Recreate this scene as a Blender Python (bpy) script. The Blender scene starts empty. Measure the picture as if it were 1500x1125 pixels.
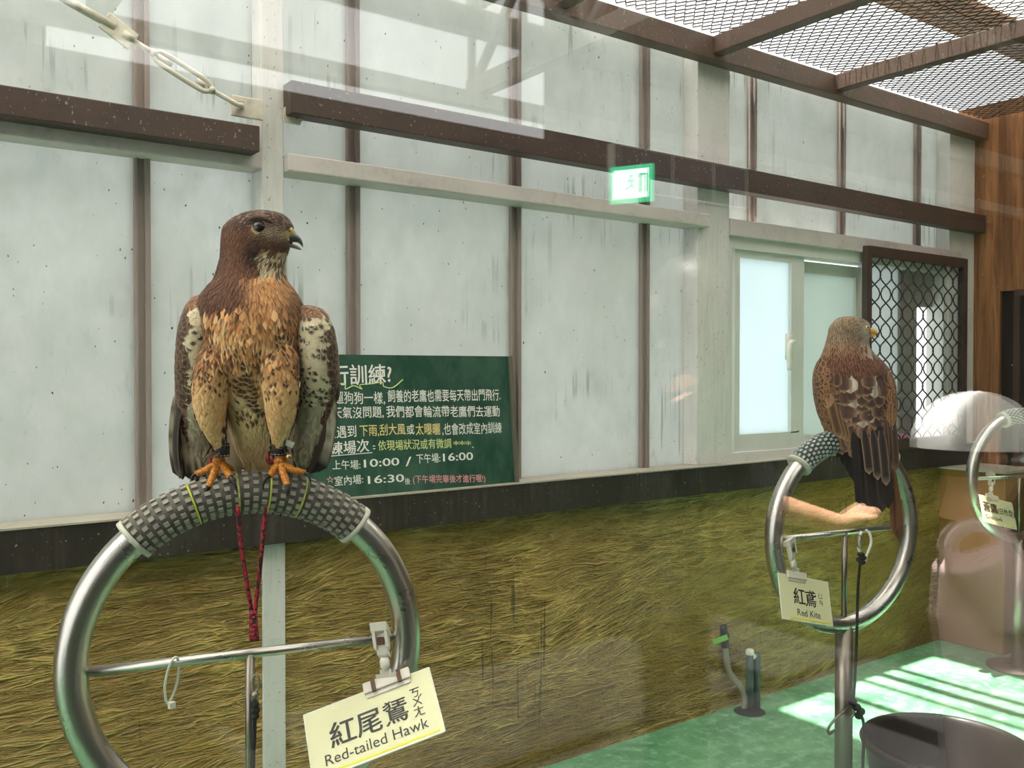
import bpy, bmesh, math, random
from mathutils import Vector, Matrix
from mathutils.bvhtree import BVHTree
from mathutils.kdtree import KDTree
random.seed(7)
SC = bpy.context.scene
COL = SC.collection
PI = math.pi

# ------------------------------------------------------------------ camera
F = 1340.0                      # focal length in pixels of the 1500 x 1125 frame
YAW, PITCH, EYE = math.radians(35.9), math.radians(0.88), 1.35
cam = bpy.data.cameras.new('camera')
cam.sensor_fit = 'HORIZONTAL'; cam.sensor_width = 36; cam.lens = 36 * F / 1500
cam.clip_start = 0.05; cam.clip_end = 200
camo = bpy.data.objects.new('camera', cam); COL.objects.link(camo)
camo.location = (0, 0, EYE)
camo.rotation_euler = (PI / 2 - PITCH, 0, -YAW)
SC.camera = camo
_sy, _cy, _sp, _cp = math.sin(YAW), math.cos(YAW), math.sin(PITCH), math.cos(PITCH)
FWD = Vector((_sy * _cp, _cy * _cp, -_sp)); RIGHT = Vector((_cy, -_sy, 0)); UP = Vector((_sy * _sp, _cy * _sp, _cp))
CAMP = Vector((0, 0, EYE))


def at(px, py, Y=None, depth=None, Z=None, X=None):
    """the point of the place seen at pixel (px, py), on the plane Y=, X=, Z= or at a depth"""
    d = FWD + RIGHT * ((px - 750) / F) + UP * ((562.5 - py) / F)
    if depth is not None: t = depth
    elif Y is not None: t = Y / d.y
    elif X is not None: t = X / d.x
    else: t = (Z - EYE) / d.z
    return CAMP + d * t


# ------------------------------------------------------------------ light and exposure
world = bpy.data.worlds.new('sky'); SC.world = world; world.use_nodes = True
wn = world.node_tree; wn.nodes.clear()
wo = wn.nodes.new('ShaderNodeOutputWorld'); wb = wn.nodes.new('ShaderNodeBackground')
wt = wn.nodes.new('ShaderNodeTexCoord'); ws = wn.nodes.new('ShaderNodeSeparateXYZ'); wr = wn.nodes.new('ShaderNodeValToRGB')
wn.links.new(wt.outputs['Generated'], ws.inputs[0]); wn.links.new(ws.outputs['Z'], wr.inputs[0])
wr.color_ramp.elements[0].position = 0.0; wr.color_ramp.elements[0].color = (0.88, 0.90, 0.905, 1)
wr.color_ramp.elements[1].position = 0.45; wr.color_ramp.elements[1].color = (1.0, 1.0, 0.985, 1)
wn.links.new(wr.outputs[0], wb.inputs['Color']); wb.inputs['Strength'].default_value = 1.25
wn.links.new(wb.outputs[0], wo.inputs['Surface'])
sun = bpy.data.lights.new('sun', 'SUN'); sun.energy = 15; sun.angle = math.radians(0.8); sun.color = (1, 0.97, 0.9)
suno = bpy.data.objects.new('sun', sun); COL.objects.link(suno); suno.location = (3, 1, 8)
SUNDIR = Vector((0.10, -0.02, -1)).normalized()
suno.rotation_euler = SUNDIR.to_track_quat('-Z', 'Y').to_euler()
SC.view_settings.view_transform = 'Standard'; SC.view_settings.look = 'None'
SC.view_settings.gamma = 1; SC.view_settings.use_curve_mapping = False
SC.view_settings.exposure = 0.94
SC.cycles.max_bounces = 10; SC.cycles.transparent_max_bounces = 16
SC.cycles.sample_clamp_indirect = 4


# ------------------------------------------------------------------ material helpers
def lin(r, g, b):
    f = lambda c: (c / 255) / 12.92 if c / 255 <= 0.04045 else ((c / 255 + 0.055) / 1.055) ** 2.4
    return (f(r), f(g), f(b))


class Mat:
    def __init__(s, name, color=(128, 128, 128), rough=0.6, metal=0.0, spec=0.5):
        s.m = bpy.data.materials.new(name); s.m.use_nodes = True
        s.nt = s.m.node_tree; s.b = s.nt.nodes['Principled BSDF']; s.o = s.nt.nodes['Material Output']
        s.b.inputs['Base Color'].default_value = (*lin(*color), 1)
        s.b.inputs['Roughness'].default_value = rough; s.b.inputs['Metallic'].default_value = metal
        s.b.inputs['Specular IOR Level'].default_value = spec
        s._pos = None

    def n(s, t, **kw):
        nd = s.nt.nodes.new('ShaderNode' + t)
        for k, v in kw.items():
            if hasattr(nd, k) and k not in nd.inputs: setattr(nd, k, v)
            else: s.put(nd.inputs[k], v)
        return nd

    def put(s, sock, v):
        if isinstance(v, bpy.types.NodeSocket): s.nt.links.new(v, sock)
        else:
            if hasattr(sock.default_value, '__len__') and not isinstance(v, str) and len(v) == 3 and len(sock.default_value) == 4: v = (*v, 1)
            sock.default_value = v

    def pos(s, scale=(1, 1, 1), src=None):
        if s._pos is None: s._pos = s.n('NewGeometry').outputs['Position']
        mp = s.n('Mapping'); s.put(mp.inputs['Vector'], src or s._pos); mp.inputs['Scale'].default_value = scale
        return mp.outputs[0]

    def noise(s, scale=(1, 1, 1), detail=4, rough=0.55, dist=0.0, src=None):
        nd = s.n('TexNoise', Scale=1.0, Detail=detail, Roughness=rough, Distortion=dist)
        s.put(nd.inputs['Vector'], s.pos(scale, src)); return nd.outputs['Fac']

    def ramp(s, fac, *stops, interp='LINEAR'):
        r = s.n('ValToRGB'); r.color_ramp.interpolation = interp
        e = r.color_ramp.elements
        while len(e) < len(stops): e.new(0.5)
        for k, (p, c) in enumerate(stops):
            e[k].position = p; e[k].color = (c, c, c, 1) if not hasattr(c, '__len__') else (*c, 1)
        s.put(r.inputs[0], fac); return r.outputs[0]

    def mix(s, fac, a, b, mode='MIX'):
        m = s.n('Mix', data_type='RGBA', blend_type=mode)
        s.put(m.inputs[0], fac); s.put(m.inputs[6], a); s.put(m.inputs[7], b); return m.outputs[2]

    def math(s, op, a, b=0.0, c=None):
        m = s.n('Math', operation=op); s.put(m.inputs[0], a); s.put(m.inputs[1], b)
        if c is not None: s.put(m.inputs[2], c)
        return m.outputs[0]

    def base(s, col): s.put(s.b.inputs['Base Color'], col); return s

    def bump(s, h, strength=0.3, dist=0.01):
        b = s.n('Bump', Strength=strength, Distance=dist); s.put(b.inputs['Height'], h)
        s.put(s.b.inputs['Normal'], b.outputs[0]); return s


def simple(name, color, rough=0.6, metal=0.0, spec=0.5, var=0.12, scale=25):
    m = Mat(name, color, rough, metal, spec)
    c = lin(*color)
    f = m.noise((scale,) * 3, 5)
    m.base(m.mix(f, tuple(x * (1 - var) for x in c), tuple(min(1, x * (1 + var)) for x in c)))
    return m.m


def grimy(name, color, dirt, rough=0.6, amount=0.5, spec=0.4, vert=True, speck=None):
    """painted surface with blotches, streaks and specks of dirt"""
    m = Mat(name, color, rough, 0, spec)
    a = m.noise((6, 6, 2.5) if vert else (6, 6, 6), 7, 0.65)
    b = m.noise((70, 70, 5) if vert else (50, 50, 50), 4, 0.6)
    f = m.math('MULTIPLY', m.ramp(a, (0.42, 0), (0.72, 1)), m.ramp(b, (0.4, 0.2), (0.7, 1)))
    f = m.math('MULTIPLY', f, amount)
    col = m.mix(f, lin(*color), lin(*dirt))
    if speck:
        sp = m.ramp(m.noise((140, 140, 90), 2, 0.5), (0.68, 0), (0.71, 1))
        col = m.mix(m.math('MULTIPLY', sp, 0.8), col, lin(*speck))
    m.base(col); m.bump(b, 0.15, 0.004)
    return m.m


# ------------------------------------------------------------------ mesh helpers
class MB:
    def __init__(s): s.v = []; s.f = []

    def add(s, v, f):
        o = len(s.v); s.v += [Vector(p) for p in v]; s.f += [tuple(i + o for i in q) for q in f]; return s

    def box(s, x0, x1, y0, y1, z0, z1):
        return s.add([(x0, y0, z0), (x1, y0, z0), (x1, y1, z0), (x0, y1, z0), (x0, y0, z1), (x1, y0, z1), (x1, y1, z1), (x0, y1, z1)],
                     [(0, 3, 2, 1), (4, 5, 6, 7), (0, 1, 5, 4), (1, 2, 6, 5), (2, 3, 7, 6), (3, 0, 4, 7)])

    def obox(s, c, ax, ay, az):
        """box about centre c with half-axis vectors"""
        c = Vector(c); ax = Vector(ax); ay = Vector(ay); az = Vector(az)
        v = [c + ax * i + ay * j + az * k for k in (-1, 1) for i, j in ((-1, -1), (1, -1), (1, 1), (-1, 1))]
        return s.add(v, [(0, 3, 2, 1), (4, 5, 6, 7), (0, 1, 5, 4), (1, 2, 6, 5), (2, 3, 7, 6), (3, 0, 4, 7)])

    def beam(s, a, b, w, h, up=(0, 0, 1)):
        a = Vector(a); b = Vector(b); d = (b - a); L = d.length; d.normalize()
        sd = d.cross(Vector(up)).normalized(); u = sd.cross(d).normalized()
        return s.obox((a + b) / 2, d * L / 2, sd * w / 2, u * h / 2)

    def tube(s, path, r, seg=10, closed=False, caps=True):
        path = [Vector(p) for p in path]; n = len(path)
        rr = r if hasattr(r, '__len__') else [r] * n
        t0 = (path[1] - path[0]).normalized()
        nrm = t0.orthogonal().normalized(); rings = []
        for i, p in enumerate(path):
            if closed: t = (path[(i + 1) % n] - path[i - 1]).normalized()
            else: t = (path[min(i + 1, n - 1)] - path[max(i - 1, 0)]).normalized()
            nrm = (nrm - t * nrm.dot(t)).normalized(); bn = t.cross(nrm)
            rings.append([p + (nrm * math.cos(2 * PI * k / seg) + bn * math.sin(2 * PI * k / seg)) * rr[i] for k in range(seg)])
        v = [q for r_ in rings for q in r_]; f = []
        for i in range(n if closed else n - 1):
            j = (i + 1) % n
            for k in range(seg):
                k2 = (k + 1) % seg
                f.append((i * seg + k, i * seg + k2, j * seg + k2, j * seg + k))
        if not closed and caps:
            f.append(tuple(reversed(range(seg)))); f.append(tuple((n - 1) * seg + k for k in range(seg)))
        return s.add(v, f)

    def lathe(s, prof, c=(0, 0, 0), seg=32):
        c = Vector(c); v = []; f = []; n = len(prof)
        for (r, z) in prof:
            for k in range(seg): v.append(c + Vector((r * math.cos(2 * PI * k / seg), r * math.sin(2 * PI * k / seg), z)))
        for i in range(n - 1):
            for k in range(seg):
                k2 = (k + 1) % seg; f.append((i * seg + k, i * seg + k2, (i + 1) * seg + k2, (i + 1) * seg + k))
        if prof[0][0] > 0: f.append(tuple(reversed(range(seg))))
        if prof[-1][0] > 0: f.append(tuple((n - 1) * seg + k for k in range(seg)))
        return s.add(v, f)

    def ball(s, c, r, seg=12, rings=8, sc=(1, 1, 1)):
        c = Vector(c); v = []; f = []
        for i in range(rings + 1):
            th = PI * i / rings
            for k in range(seg):
                ph = 2 * PI * k / seg
                v.append(c + Vector((r * sc[0] * math.sin(th) * math.cos(ph), r * sc[1] * math.sin(th) * math.sin(ph), r * sc[2] * math.cos(th))))
        for i in range(rings):
            for k in range(seg):
                k2 = (k + 1) % seg; f.append((i * seg + k, (i + 1) * seg + k, (i + 1) * seg + k2, i * seg + k2))
        return s.add(v, f)

    def build(s, name, mat=None, parent=None, smooth=False, world=True, loc=None, bevel=0.0):
        """link everything collected as ONE mesh object; world: the vertices are world points, moved to the parent's (unrotated) origin"""
        if parent is not None:
            off = Vector((0, 0, 0))
            if world:
                p = parent
                while p is not None: off += p.location; p = p.parent
        elif loc is not None: off = Vector(loc)
        else:
            xs = [p.x for p in s.v]; ys = [p.y for p in s.v]; zs = [p.z for p in s.v]
            off = Vector(((min(xs) + max(xs)) / 2, (min(ys) + max(ys)) / 2, min(zs)))
        me = bpy.data.meshes.new(name); me.from_pydata([tuple(p - off) for p in s.v], [], s.f)
        bm = bmesh.new(); bm.from_mesh(me); bmesh.ops.remove_doubles(bm, verts=bm.verts, dist=1e-6)
        bmesh.ops.recalc_face_normals(bm, faces=bm.faces)
        if bevel: bmesh.ops.bevel(bm, geom=list(bm.edges), offset=bevel, segments=2, profile=0.5, affect='EDGES')
        bm.to_mesh(me); bm.free()
        for p in me.polygons: p.use_smooth = smooth
        if mat: me.materials.append(mat)
        o = bpy.data.objects.new(name, me); COL.objects.link(o)
        if parent is not None: o.parent = parent
        else: o.location = off
        return o


def tag(o, label, cat, group=None, kind=None):
    o['label'] = label; o['category'] = cat
    if group: o['group'] = group
    if kind: o['kind'] = kind
    return o


def struct(mb, name, mat, **kw):
    o = mb.build(name, mat, **kw); o['kind'] = 'structure'; return o


def thing(name, loc, label, cat, group=None, rz=0.0):
    o = bpy.data.objects.new(name, None); COL.objects.link(o); o.empty_display_size = 0.05
    o.location = loc; o.rotation_euler = (0, 0, rz); return tag(o, label, cat, group)


def smooth_path(pts, n=6):
    pts = [Vector(p) for p in pts]; out = []
    P = [pts[0] * 2 - pts[1]] + pts + [pts[-1] * 2 - pts[-2]]
    for i in range(1, len(P) - 2):
        for k in range(n):
            t = k / n; a, b, c, d = P[i - 1], P[i], P[i + 1], P[i + 2]
            out.append(0.5 * ((2 * b) + (c - a) * t + (2 * a - 5 * b + 4 * c - d) * t * t + (3 * b - a - 3 * c + d) * t ** 3))
    out.append(pts[-1]); return out


# ------------------------------------------------------------------ materials
# translucent wall panels: frosted sheet, dusty, with drip marks
def panel_mat():
    m = Mat('frosted_panel', (225, 232, 228), 0.5)
    big = m.noise((1.6, 1.6, 1.3), 4, 0.6, 0.4)
    fine = m.noise((14, 14, 9), 8, 0.7)
    drip = m.ramp(m.noise((75, 75, 2.6), 2, 0.4), (0.57, 0), (0.63, 1))
    dmask = m.ramp(m.noise((2.3, 2.3, 3.1), 3, 0.5, 0.3), (0.52, 0), (0.62, 1))
    drips = m.math('MULTIPLY', drip, dmask)
    grime = m.ramp(m.noise((30, 30, 11), 7, 0.75), (0.56, 0), (0.74, 1))
    gm = m.math('MULTIPLY', grime, m.ramp(m.noise((1.9, 1.9, 1.7), 3, 0.5), (0.45, 0), (0.65, 0.75)))
    speck = m.ramp(m.noise((110, 110, 60), 1, 0.4), (0.75, 0), (0.76, 1))
    col = m.mix(m.ramp(big, (0.3, 0), (0.7, 1)), (0.63, 0.645, 0.605), (0.73, 0.745, 0.725))
    col = m.mix(m.ramp(fine, (0.35, 0.42), (0.65, 0)), col, (0.5, 0.54, 0.5))
    col = m.mix(m.math('MULTIPLY', gm, 0.85), col, (0.30, 0.30, 0.25))
    col = m.mix(m.math('MULTIPLY', drips, 0.75), col, (0.34, 0.37, 0.34))
    col = m.mix(speck, col, (0.05, 0.05, 0.045))
    tr = m.n('BsdfTranslucent'); m.put(tr.inputs['Color'], col)
    df = m.n('BsdfDiffuse'); m.put(df.inputs['Color'], m.mix(1.0, col, (0.8, 0.82, 0.8), 'MULTIPLY'))
    mx = m.n('MixShader'); mx.inputs[0].default_value = 0.68
    m.put(mx.inputs[1], df.outputs[0]); m.put(mx.inputs[2], tr.outputs[0])
    gl = m.n('BsdfGlossy'); gl.inputs['Roughness'].default_value = 0.25
    m2 = m.n('MixShader'); m2.inputs[0].default_value = 0.04
    m.put(m2.inputs[1], mx.outputs[0]); m.put(m2.inputs[2], gl.outputs[0])
    m.nt.links.new(m2.outputs[0], m.o.inputs['Surface'])
    return m.m


def translucent(name, col, t=0.6):
    m = Mat(name)
    c = m.mix(m.noise((9, 9, 4), 5, 0.6), tuple(x * 0.9 for x in col), col)
    tr = m.n('BsdfTranslucent'); m.put(tr.inputs['Color'], c)
    df = m.n('BsdfDiffuse'); m.put(df.inputs['Color'], c)
    mx = m.n('MixShader'); mx.inputs[0].default_value = t
    m.put(mx.inputs[1], df.outputs[0]); m.put(mx.inputs[2], tr.outputs[0])
    m.nt.links.new(mx.outputs[0], m.o.inputs['Surface']); return m.m


def pane_mat(ior=1.68):
    """clear pane: Fresnel mix of straight-through and mirror"""
    m = Mat('clear_glass')
    g = m.n('NewGeometry')
    i = m.math('ADD', m.math('MULTIPLY', g.outputs['Backfacing'], 1 / ior - ior), ior)
    fr = m.n('Fresnel'); m.put(fr.inputs['IOR'], i)
    tr = m.n('BsdfTransparent'); tr.inputs['Color'].default_value = (0.99, 0.995, 0.99, 1)
    gl = m.n('BsdfGlossy'); gl.inputs['Roughness'].default_value = 0.0; gl.inputs['Color'].default_value = (1, 1, 1, 1)
    mx = m.n('MixShader'); m.put(mx.inputs[0], fr.outputs[0]); m.put(mx.inputs[1], tr.outputs[0]); m.put(mx.inputs[2], gl.outputs[0])
    m.nt.links.new(mx.outputs[0], m.o.inputs['Surface']); return m.m


def plaster_mat():
    m = Mat('olive_plaster', (120, 104, 42), 0.36, 0, 0.5)
    warp = m.n('TexNoise', Scale=1.0, Detail=2.0); m.put(warp.inputs['Vector'], m.pos((1.7, 1.7, 2.2)))
    w2 = m.n('VectorMath', operation='MULTIPLY_ADD')
    m.put(w2.inputs[0], warp.outputs['Color']); w2.inputs[1].default_value = (0.06, 0.0, 0.034)
    m.put(w2.inputs[2], m._pos)
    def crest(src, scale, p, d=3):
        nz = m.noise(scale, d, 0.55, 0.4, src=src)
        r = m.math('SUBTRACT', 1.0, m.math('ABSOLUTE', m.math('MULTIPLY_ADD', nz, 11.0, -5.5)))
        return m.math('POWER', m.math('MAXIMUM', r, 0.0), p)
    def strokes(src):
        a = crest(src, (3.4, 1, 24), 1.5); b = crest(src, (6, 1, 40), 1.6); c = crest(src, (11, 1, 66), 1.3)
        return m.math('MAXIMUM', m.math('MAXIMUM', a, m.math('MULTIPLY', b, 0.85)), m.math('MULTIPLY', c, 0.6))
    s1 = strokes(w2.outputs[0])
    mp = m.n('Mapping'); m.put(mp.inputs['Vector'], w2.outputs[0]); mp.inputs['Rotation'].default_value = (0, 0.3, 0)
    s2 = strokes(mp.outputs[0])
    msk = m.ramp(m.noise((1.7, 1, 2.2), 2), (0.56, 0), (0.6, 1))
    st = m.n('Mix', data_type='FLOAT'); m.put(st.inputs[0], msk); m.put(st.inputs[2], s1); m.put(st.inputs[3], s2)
    flat = m.ramp(m.noise((2.1, 1, 2.6), 3), (0.34, 0.2), (0.55, 1))
    fine = m.noise((14, 1, 90), 4, 0.65, 0.3, src=w2.outputs[0])
    grain = m.noise((55, 55, 90), 3, 0.6)
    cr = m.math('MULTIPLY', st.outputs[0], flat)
    h = m.math('ADD', m.math('MULTIPLY_ADD', fine, 0.7, cr), m.math('MULTIPLY', grain, 0.4))
    blot = m.noise((1.3, 1.3, 1.6), 4, 0.55)
    col = m.mix(m.ramp(fine, (0.3, 0), (0.7, 1)), lin(108, 80, 22), lin(164, 129, 46))
    col = m.mix(m.math('MULTIPLY', cr, 0.85), col, lin(226, 196, 112))  # glints along the trowel ridges, painted into the colour as pale crests
    col = m.mix(m.ramp(blot, (0.35, 0.5), (0.65, 0)), col, lin(98, 72, 20))
    wstr = m.math('MULTIPLY', m.ramp(m.noise((38, 38, 7), 5, 0.7), (0.6, 0), (0.68, 1)), m.ramp(m.noise((4.5, 4.5, 1.1), 2), (0.6, 0), (0.68, 0.8)))
    col = m.mix(wstr, col, lin(205, 196, 160))
    drp = m.math('MULTIPLY', m.ramp(m.noise((60, 60, 3), 2), (0.66, 0), (0.7, 1)), m.ramp(m.noise((3, 3, 2), 2), (0.55, 0), (0.6, 0.7)))
    col = m.mix(drp, col, lin(60, 50, 18))
    m.base(col); m.bump(h, 1.0, 0.012)
    m.put(m.b.inputs['Roughness'], m.ramp(grain, (0.3, 0.24), (0.7, 0.42)))
    return m.m


def floor_mat():
    m = Mat('green_floor_paint', (70, 160, 115), 0.45, 0, 0.4)
    a = m.noise((3.2, 4.5, 1), 6, 0.62, 0.4)
    b = m.noise((22, 22, 1), 6, 0.7)
    col = m.mix(m.ramp(a, (0.35, 0), (0.66, 1)), lin(62, 128, 84), lin(120, 174, 132))
    col = m.mix(m.ramp(b, (0.5, 0), (0.68, 0.55)), col, lin(168, 206, 182))
    col = m.mix(m.ramp(m.noise((13, 13, 1), 7, 0.75), (0.62, 0), (0.72, 0.75)), col, lin(46, 84, 60))
    m.base(col); m.bump(b, 0.12, 0.006); return m.m


def wood_mat(name, dark, light, along='z', rough=0.62):
    m = Mat(name, light, rough, 0, 0.3)
    sc = {'z': (16, 16, 1.3), 'x': (1.3, 16, 16), 'y': (16, 1.3, 16)}[along]
    g = m.noise(tuple(x * 2.2 for x in sc), 7, 0.68, 0.8)
    b = m.noise(sc, 4, 0.5, 0.2)
    col = m.mix(m.ramp(g, (0.3, 0), (0.7, 1)), lin(*dark), lin(*light))
    col = m.mix(m.ramp(b, (0.35, 0.55), (0.62, 0)), col, tuple(x * 0.6 for x in lin(*dark)))
    m.base(col); m.bump(g, 0.25, 0.004); return m.m


def steel_mat(name, col=(204, 200, 192), rough=0.26):
    m = Mat(name, col, rough, 1.0)
    a = m.noise((18, 18, 18), 5, 0.65)
    c = lin(*col)
    m.base(m.mix(m.ramp(a, (0.35, 0), (0.7, 1)), tuple(x * 0.95 for x in c), c))
    m.put(m.b.inputs['Roughness'], m.ramp(a, (0.3, rough + 0.06), (0.7, rough))); return m.m


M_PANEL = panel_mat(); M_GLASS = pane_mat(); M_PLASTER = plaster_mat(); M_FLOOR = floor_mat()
M_MULL = simple('mullion_aluminium', (150, 138, 131), 0.5, 0.0, var=0.08)
M_POST = grimy('painted_post', (218, 217, 213), (140, 132, 116), 0.5, 0.55, speck=(110, 100, 84))
M_RAIL = grimy('painted_rail', (200, 193, 189), (120, 112, 98), 0.55, 0.6, vert=False)
M_SILL = grimy('blackened_sill', (42, 36, 31), (96, 88, 80), 0.5, 0.7, vert=True, speck=(170, 165, 155))
M_SILLTOP = grimy('sill_edge', (176, 170, 156), (120, 108, 92), 0.6, 0.6)
M_BEAM = grimy('dark_beam', (74, 58, 50), (40, 34, 34), 0.5, 0.8, vert=False, speck=(150, 140, 128))
M_CAGE = grimy('cage_steel', (98, 78, 66), (62, 50, 44), 0.5, 0.7, vert=False, speck=(160, 150, 136))
M_WIRE = simple('wire', (62, 52, 44), 0.55, 0.3)
M_WHITEALU = grimy('white_aluminium', (214, 216, 210), (160, 158, 148), 0.45, 0.35)
M_FROST = translucent('frosted_window', (0.86, 0.95, 0.97), 0.7)
M_GREENPANE = translucent('greenish_window', (0.74, 0.82, 0.78), 0.5)
M_SCREENFRAME = simple('dark_brown_frame', (64, 48, 40), 0.5)
M_BLACKWIRE = simple('black_mesh', (40, 37, 34), 0.5)
M_WOOD = wood_mat('brown_planks', (100, 62, 38), (184, 128, 82))
M_RAFTER = wood_mat('rafter_wood', (96, 62, 36), (160, 112, 66), 'x')
M_ROOF = translucent('roof_sheet', (0.80, 0.79, 0.76), 0.85)
M_STEEL = steel_mat('polished_steel'); M_STEELDULL = steel_mat('dull_steel', (150, 142, 130), 0.34)
M_BLACK = simple('black_paint', (24, 22, 21), 0.5)
M_PILLAR = grimy('brown_pillar', (128, 96, 40), (84, 60, 26), 0.5, 0.6)
M_WHITEPL = simple('white_plastic', (226, 224, 212), 0.4)
M_CLEARPL = simple('milky_plastic', (214, 208, 194), 0.3)
M_RUST = simple('rusty_clip', (92, 62, 50), 0.6)
M_CARD = simple('pale_yellow_card', (220, 220, 176), 0.5, var=0.02)
M_CARDEDGE = simple('card_edge', (226, 226, 214), 0.4)
M_YELLOW = simple('yellow_stripe', (226, 220, 40), 0.5)
M_INK = simple('dark_ink', (38, 40, 34), 0.6)
M_CONC = simple('dark_concrete', (24, 23, 22), 0.9)
M_DARKWALL = wood_mat('dark_boards', (28, 22, 19), (52, 42, 36))
M_TRUSS = simple('grey_truss', (120, 118, 112), 0.6)

# ------------------------------------------------------------------ the place: big planes
YW = 2.50           # plane of the frosted panels
YF = 2.44           # face of the low olive wall
YG = 0.60           # the glass front of the enclosure
XW = 4.70           # the wooden end wall
Z_SILL0 = at(760, 752, Y=YF).z
Z_SILL1 = at(760, 707, Y=2.40).z

struct(MB().box(-3, 9, YG - 0.02, 2.6, -0.1, 0), 'floor', M_FLOOR)
struct(MB().box(-6, 10, -3.3, YG - 0.02, -0.1, -0.002), 'floor_corridor', M_CONC)
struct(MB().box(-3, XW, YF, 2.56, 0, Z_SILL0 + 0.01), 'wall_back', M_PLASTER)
s = MB().box(-3, XW, 2.40, 2.50, Z_SILL0, Z_SILL1 - 0.005)
struct(s, 'trim_1', M_SILL)
struct(MB().box(-3, XW, 2.397, 2.51, Z_SILL1 - 0.005, Z_SILL1), 'trim_2', M_SILLTOP)

# vertical aluminium joints and the panels between them
mull_px = [207, 515, 752, 941, 1098, 1229, 1340]
MX = [at(p, 400, Y=YW).x for p in mull_px]
step = (MX[-1] - MX[0]) / 6
MX = [MX[0] - step * k for k in range(3, 0, -1)] + MX
Z_RAIL = at(420, 238, Y=2.42).z
X_P2A = at(1021, 500, Y=2.43).x; X_P2B = at(1068, 500, Y=2.43).x
X_P3 = at(1391, 300, Y=2.43).x
ZTOP = at(1400, 190, Y=2.36).z + 0.11
edges = MX + [X_P3 + 0.02]
for a, b in zip(edges[:-1], edges[1:]):
    # upper light
    struct(MB().box(a, b, YW, YW + 0.012, Z_RAIL, ZTOP), 'wall_panel', M_PANEL)
    # lower light, none where the sliding window sits
    if b < X_P2A: struct(MB().box(a, b, YW, YW + 0.012, Z_SILL1 - 0.05, Z_RAIL), 'wall_panel', M_PANEL)
    elif a < X_P2A: struct(MB().box(a, X_P2A + 0.02, YW, YW + 0.012, Z_SILL1 - 0.05, Z_RAIL), 'wall_panel', M_PANEL)
for x in MX:
    lo = Z_SILL1 if x < X_P2A else Z_RAIL
    m = MB()
    m.box(x - 0.019, x + 0.019, YW - 0.008, YW + 0.02, lo, ZTOP)
    m.box(x - 0.019, x - 0.012, YW - 0.016, YW - 0.008, lo, ZTOP)
    m.box(x + 0.006, x + 0.019, YW - 0.020, YW - 0.008, lo, ZTOP)
    struct(m, 'wall_mullion', M_MULL)

# posts
x0 = at(383, 260, Y=2.43).x; x1 = at(416, 260, Y=2.43).x
struct(MB().box(x0, x1, 2.43, 2.53, 0, ZTOP), 'post_steel', M_POST, bevel=0.003)
struct(MB().box(X_P2A, X_P2B, 2.43, 2.53, Z_SILL1, ZTOP), 'post_steel', M_POST, bevel=0.003)
struct(MB().box(X_P3, XW, 2.43, 2.53, Z_SILL1, ZTOP), 'post_steel', M_POST, bevel=0.003)

# pale rail across the wall
zr0 = at(420, 252, Y=2.42).z; zr1 = at(420, 223, Y=2.40).z
struct(MB().box(-3, x0, 2.42, 2.50, zr0, zr1), 'trim_3', M_RAIL, bevel=0.004)
xr = at(1040, 318, Y=2.40).x
struct(MB().box(x1, xr, 2.40, 2.50, zr0, zr1), 'trim_4', M_RAIL, bevel=0.004)
struct(MB().box(X_P2B, at(1409, 380, Y=2.42).x, 2.42, 2.50, at(1075, 345, Y=2.42).z, at(1075, 320, Y=2.42).z), 'trim_5', M_RAIL, bevel=0.004)

# dark beams across the wall
zb0 = at(415, 163, Y=2.37).z; zb1 = at(415, 114, Y=2.37).z
struct(MB().box(x1 - 0.002, XW, 2.37, 2.43, zb0, zb1), 'beam_wall', M_BEAM, bevel=0.003)
zc0 = at(378, 222, Y=2.36).z; zc1 = at(378, 184, Y=2.36).z
struct(MB().box(-3, at(381, 200, Y=2.36).x, 2.36, 2.43, zc0, zc1), 'beam_wall', M_BEAM, bevel=0.003)

# cage ceiling: edge beam, cross bars, chain link
zt0 = at(1400, 190, Y=2.36).z; zt1 = zt0 + 0.085
struct(MB().box(-2, XW, 2.36, 2.42, zt0, zt1), 'ceiling_beam', M_CAGE, bevel=0.003)
struct(MB().box(-2, XW, YG + 0.02, YG + 0.08, zt0, zt1), 'ceiling_beam', M_CAGE, bevel=0.003)
XB1 = at(1052, 62, Y=2.36).x; XB2 = at(1230, 116, Y=2.36).x
for k in range(-3, 4):
    x = XB1 + (XB2 - XB1) * k
    if x > XW - 0.5: continue
    struct(MB().box(x - 0.028, x + 0.028, YG + 0.08, 2.36, zt0 + 0.02, zt1), 'ceiling_crossbar', M_CAGE, bevel=0.003)


def chain_link(xa, xb, ya, yb, z):
    m = MB(); dx = 0.024; dy = 0.026; seg = 4; r = 0.0030
    nx = int((xb - xa) / dx); ny = int((yb - ya) / dy)
    rnd = random.Random(3)
    for i in range(nx):
        path = []
        sag = [0.02 * math.sin(7 * (xa + i * dx)) for _ in (0,)][0]
        for j in range(ny + 1):
            sx = (0.52 if (j + i) % 2 else -0.52) * dx
            y = ya + j * dy; t = (y - ya) / (yb - ya)
            zz = z - 0.018 * math.sin(PI * t) * (1 + 0.4 * math.sin(4 * (xa + i * dx))) + (0.002 if ((j + i) % 2) else -0.002)
            path.append((xa + (i + 0.5) * dx + sx + 0.012 * math.sin(5 * y + 0.4 * i * dx), y, zz))
        m.tube(path, r, 3, caps=False)
    return m


cm = chain_link(0.9, XW, YG + 0.04, 2.40, zt1 + 0.022)
o = cm.build('ceiling_mesh', M_WIRE); o['kind'] = 'structure'

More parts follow.
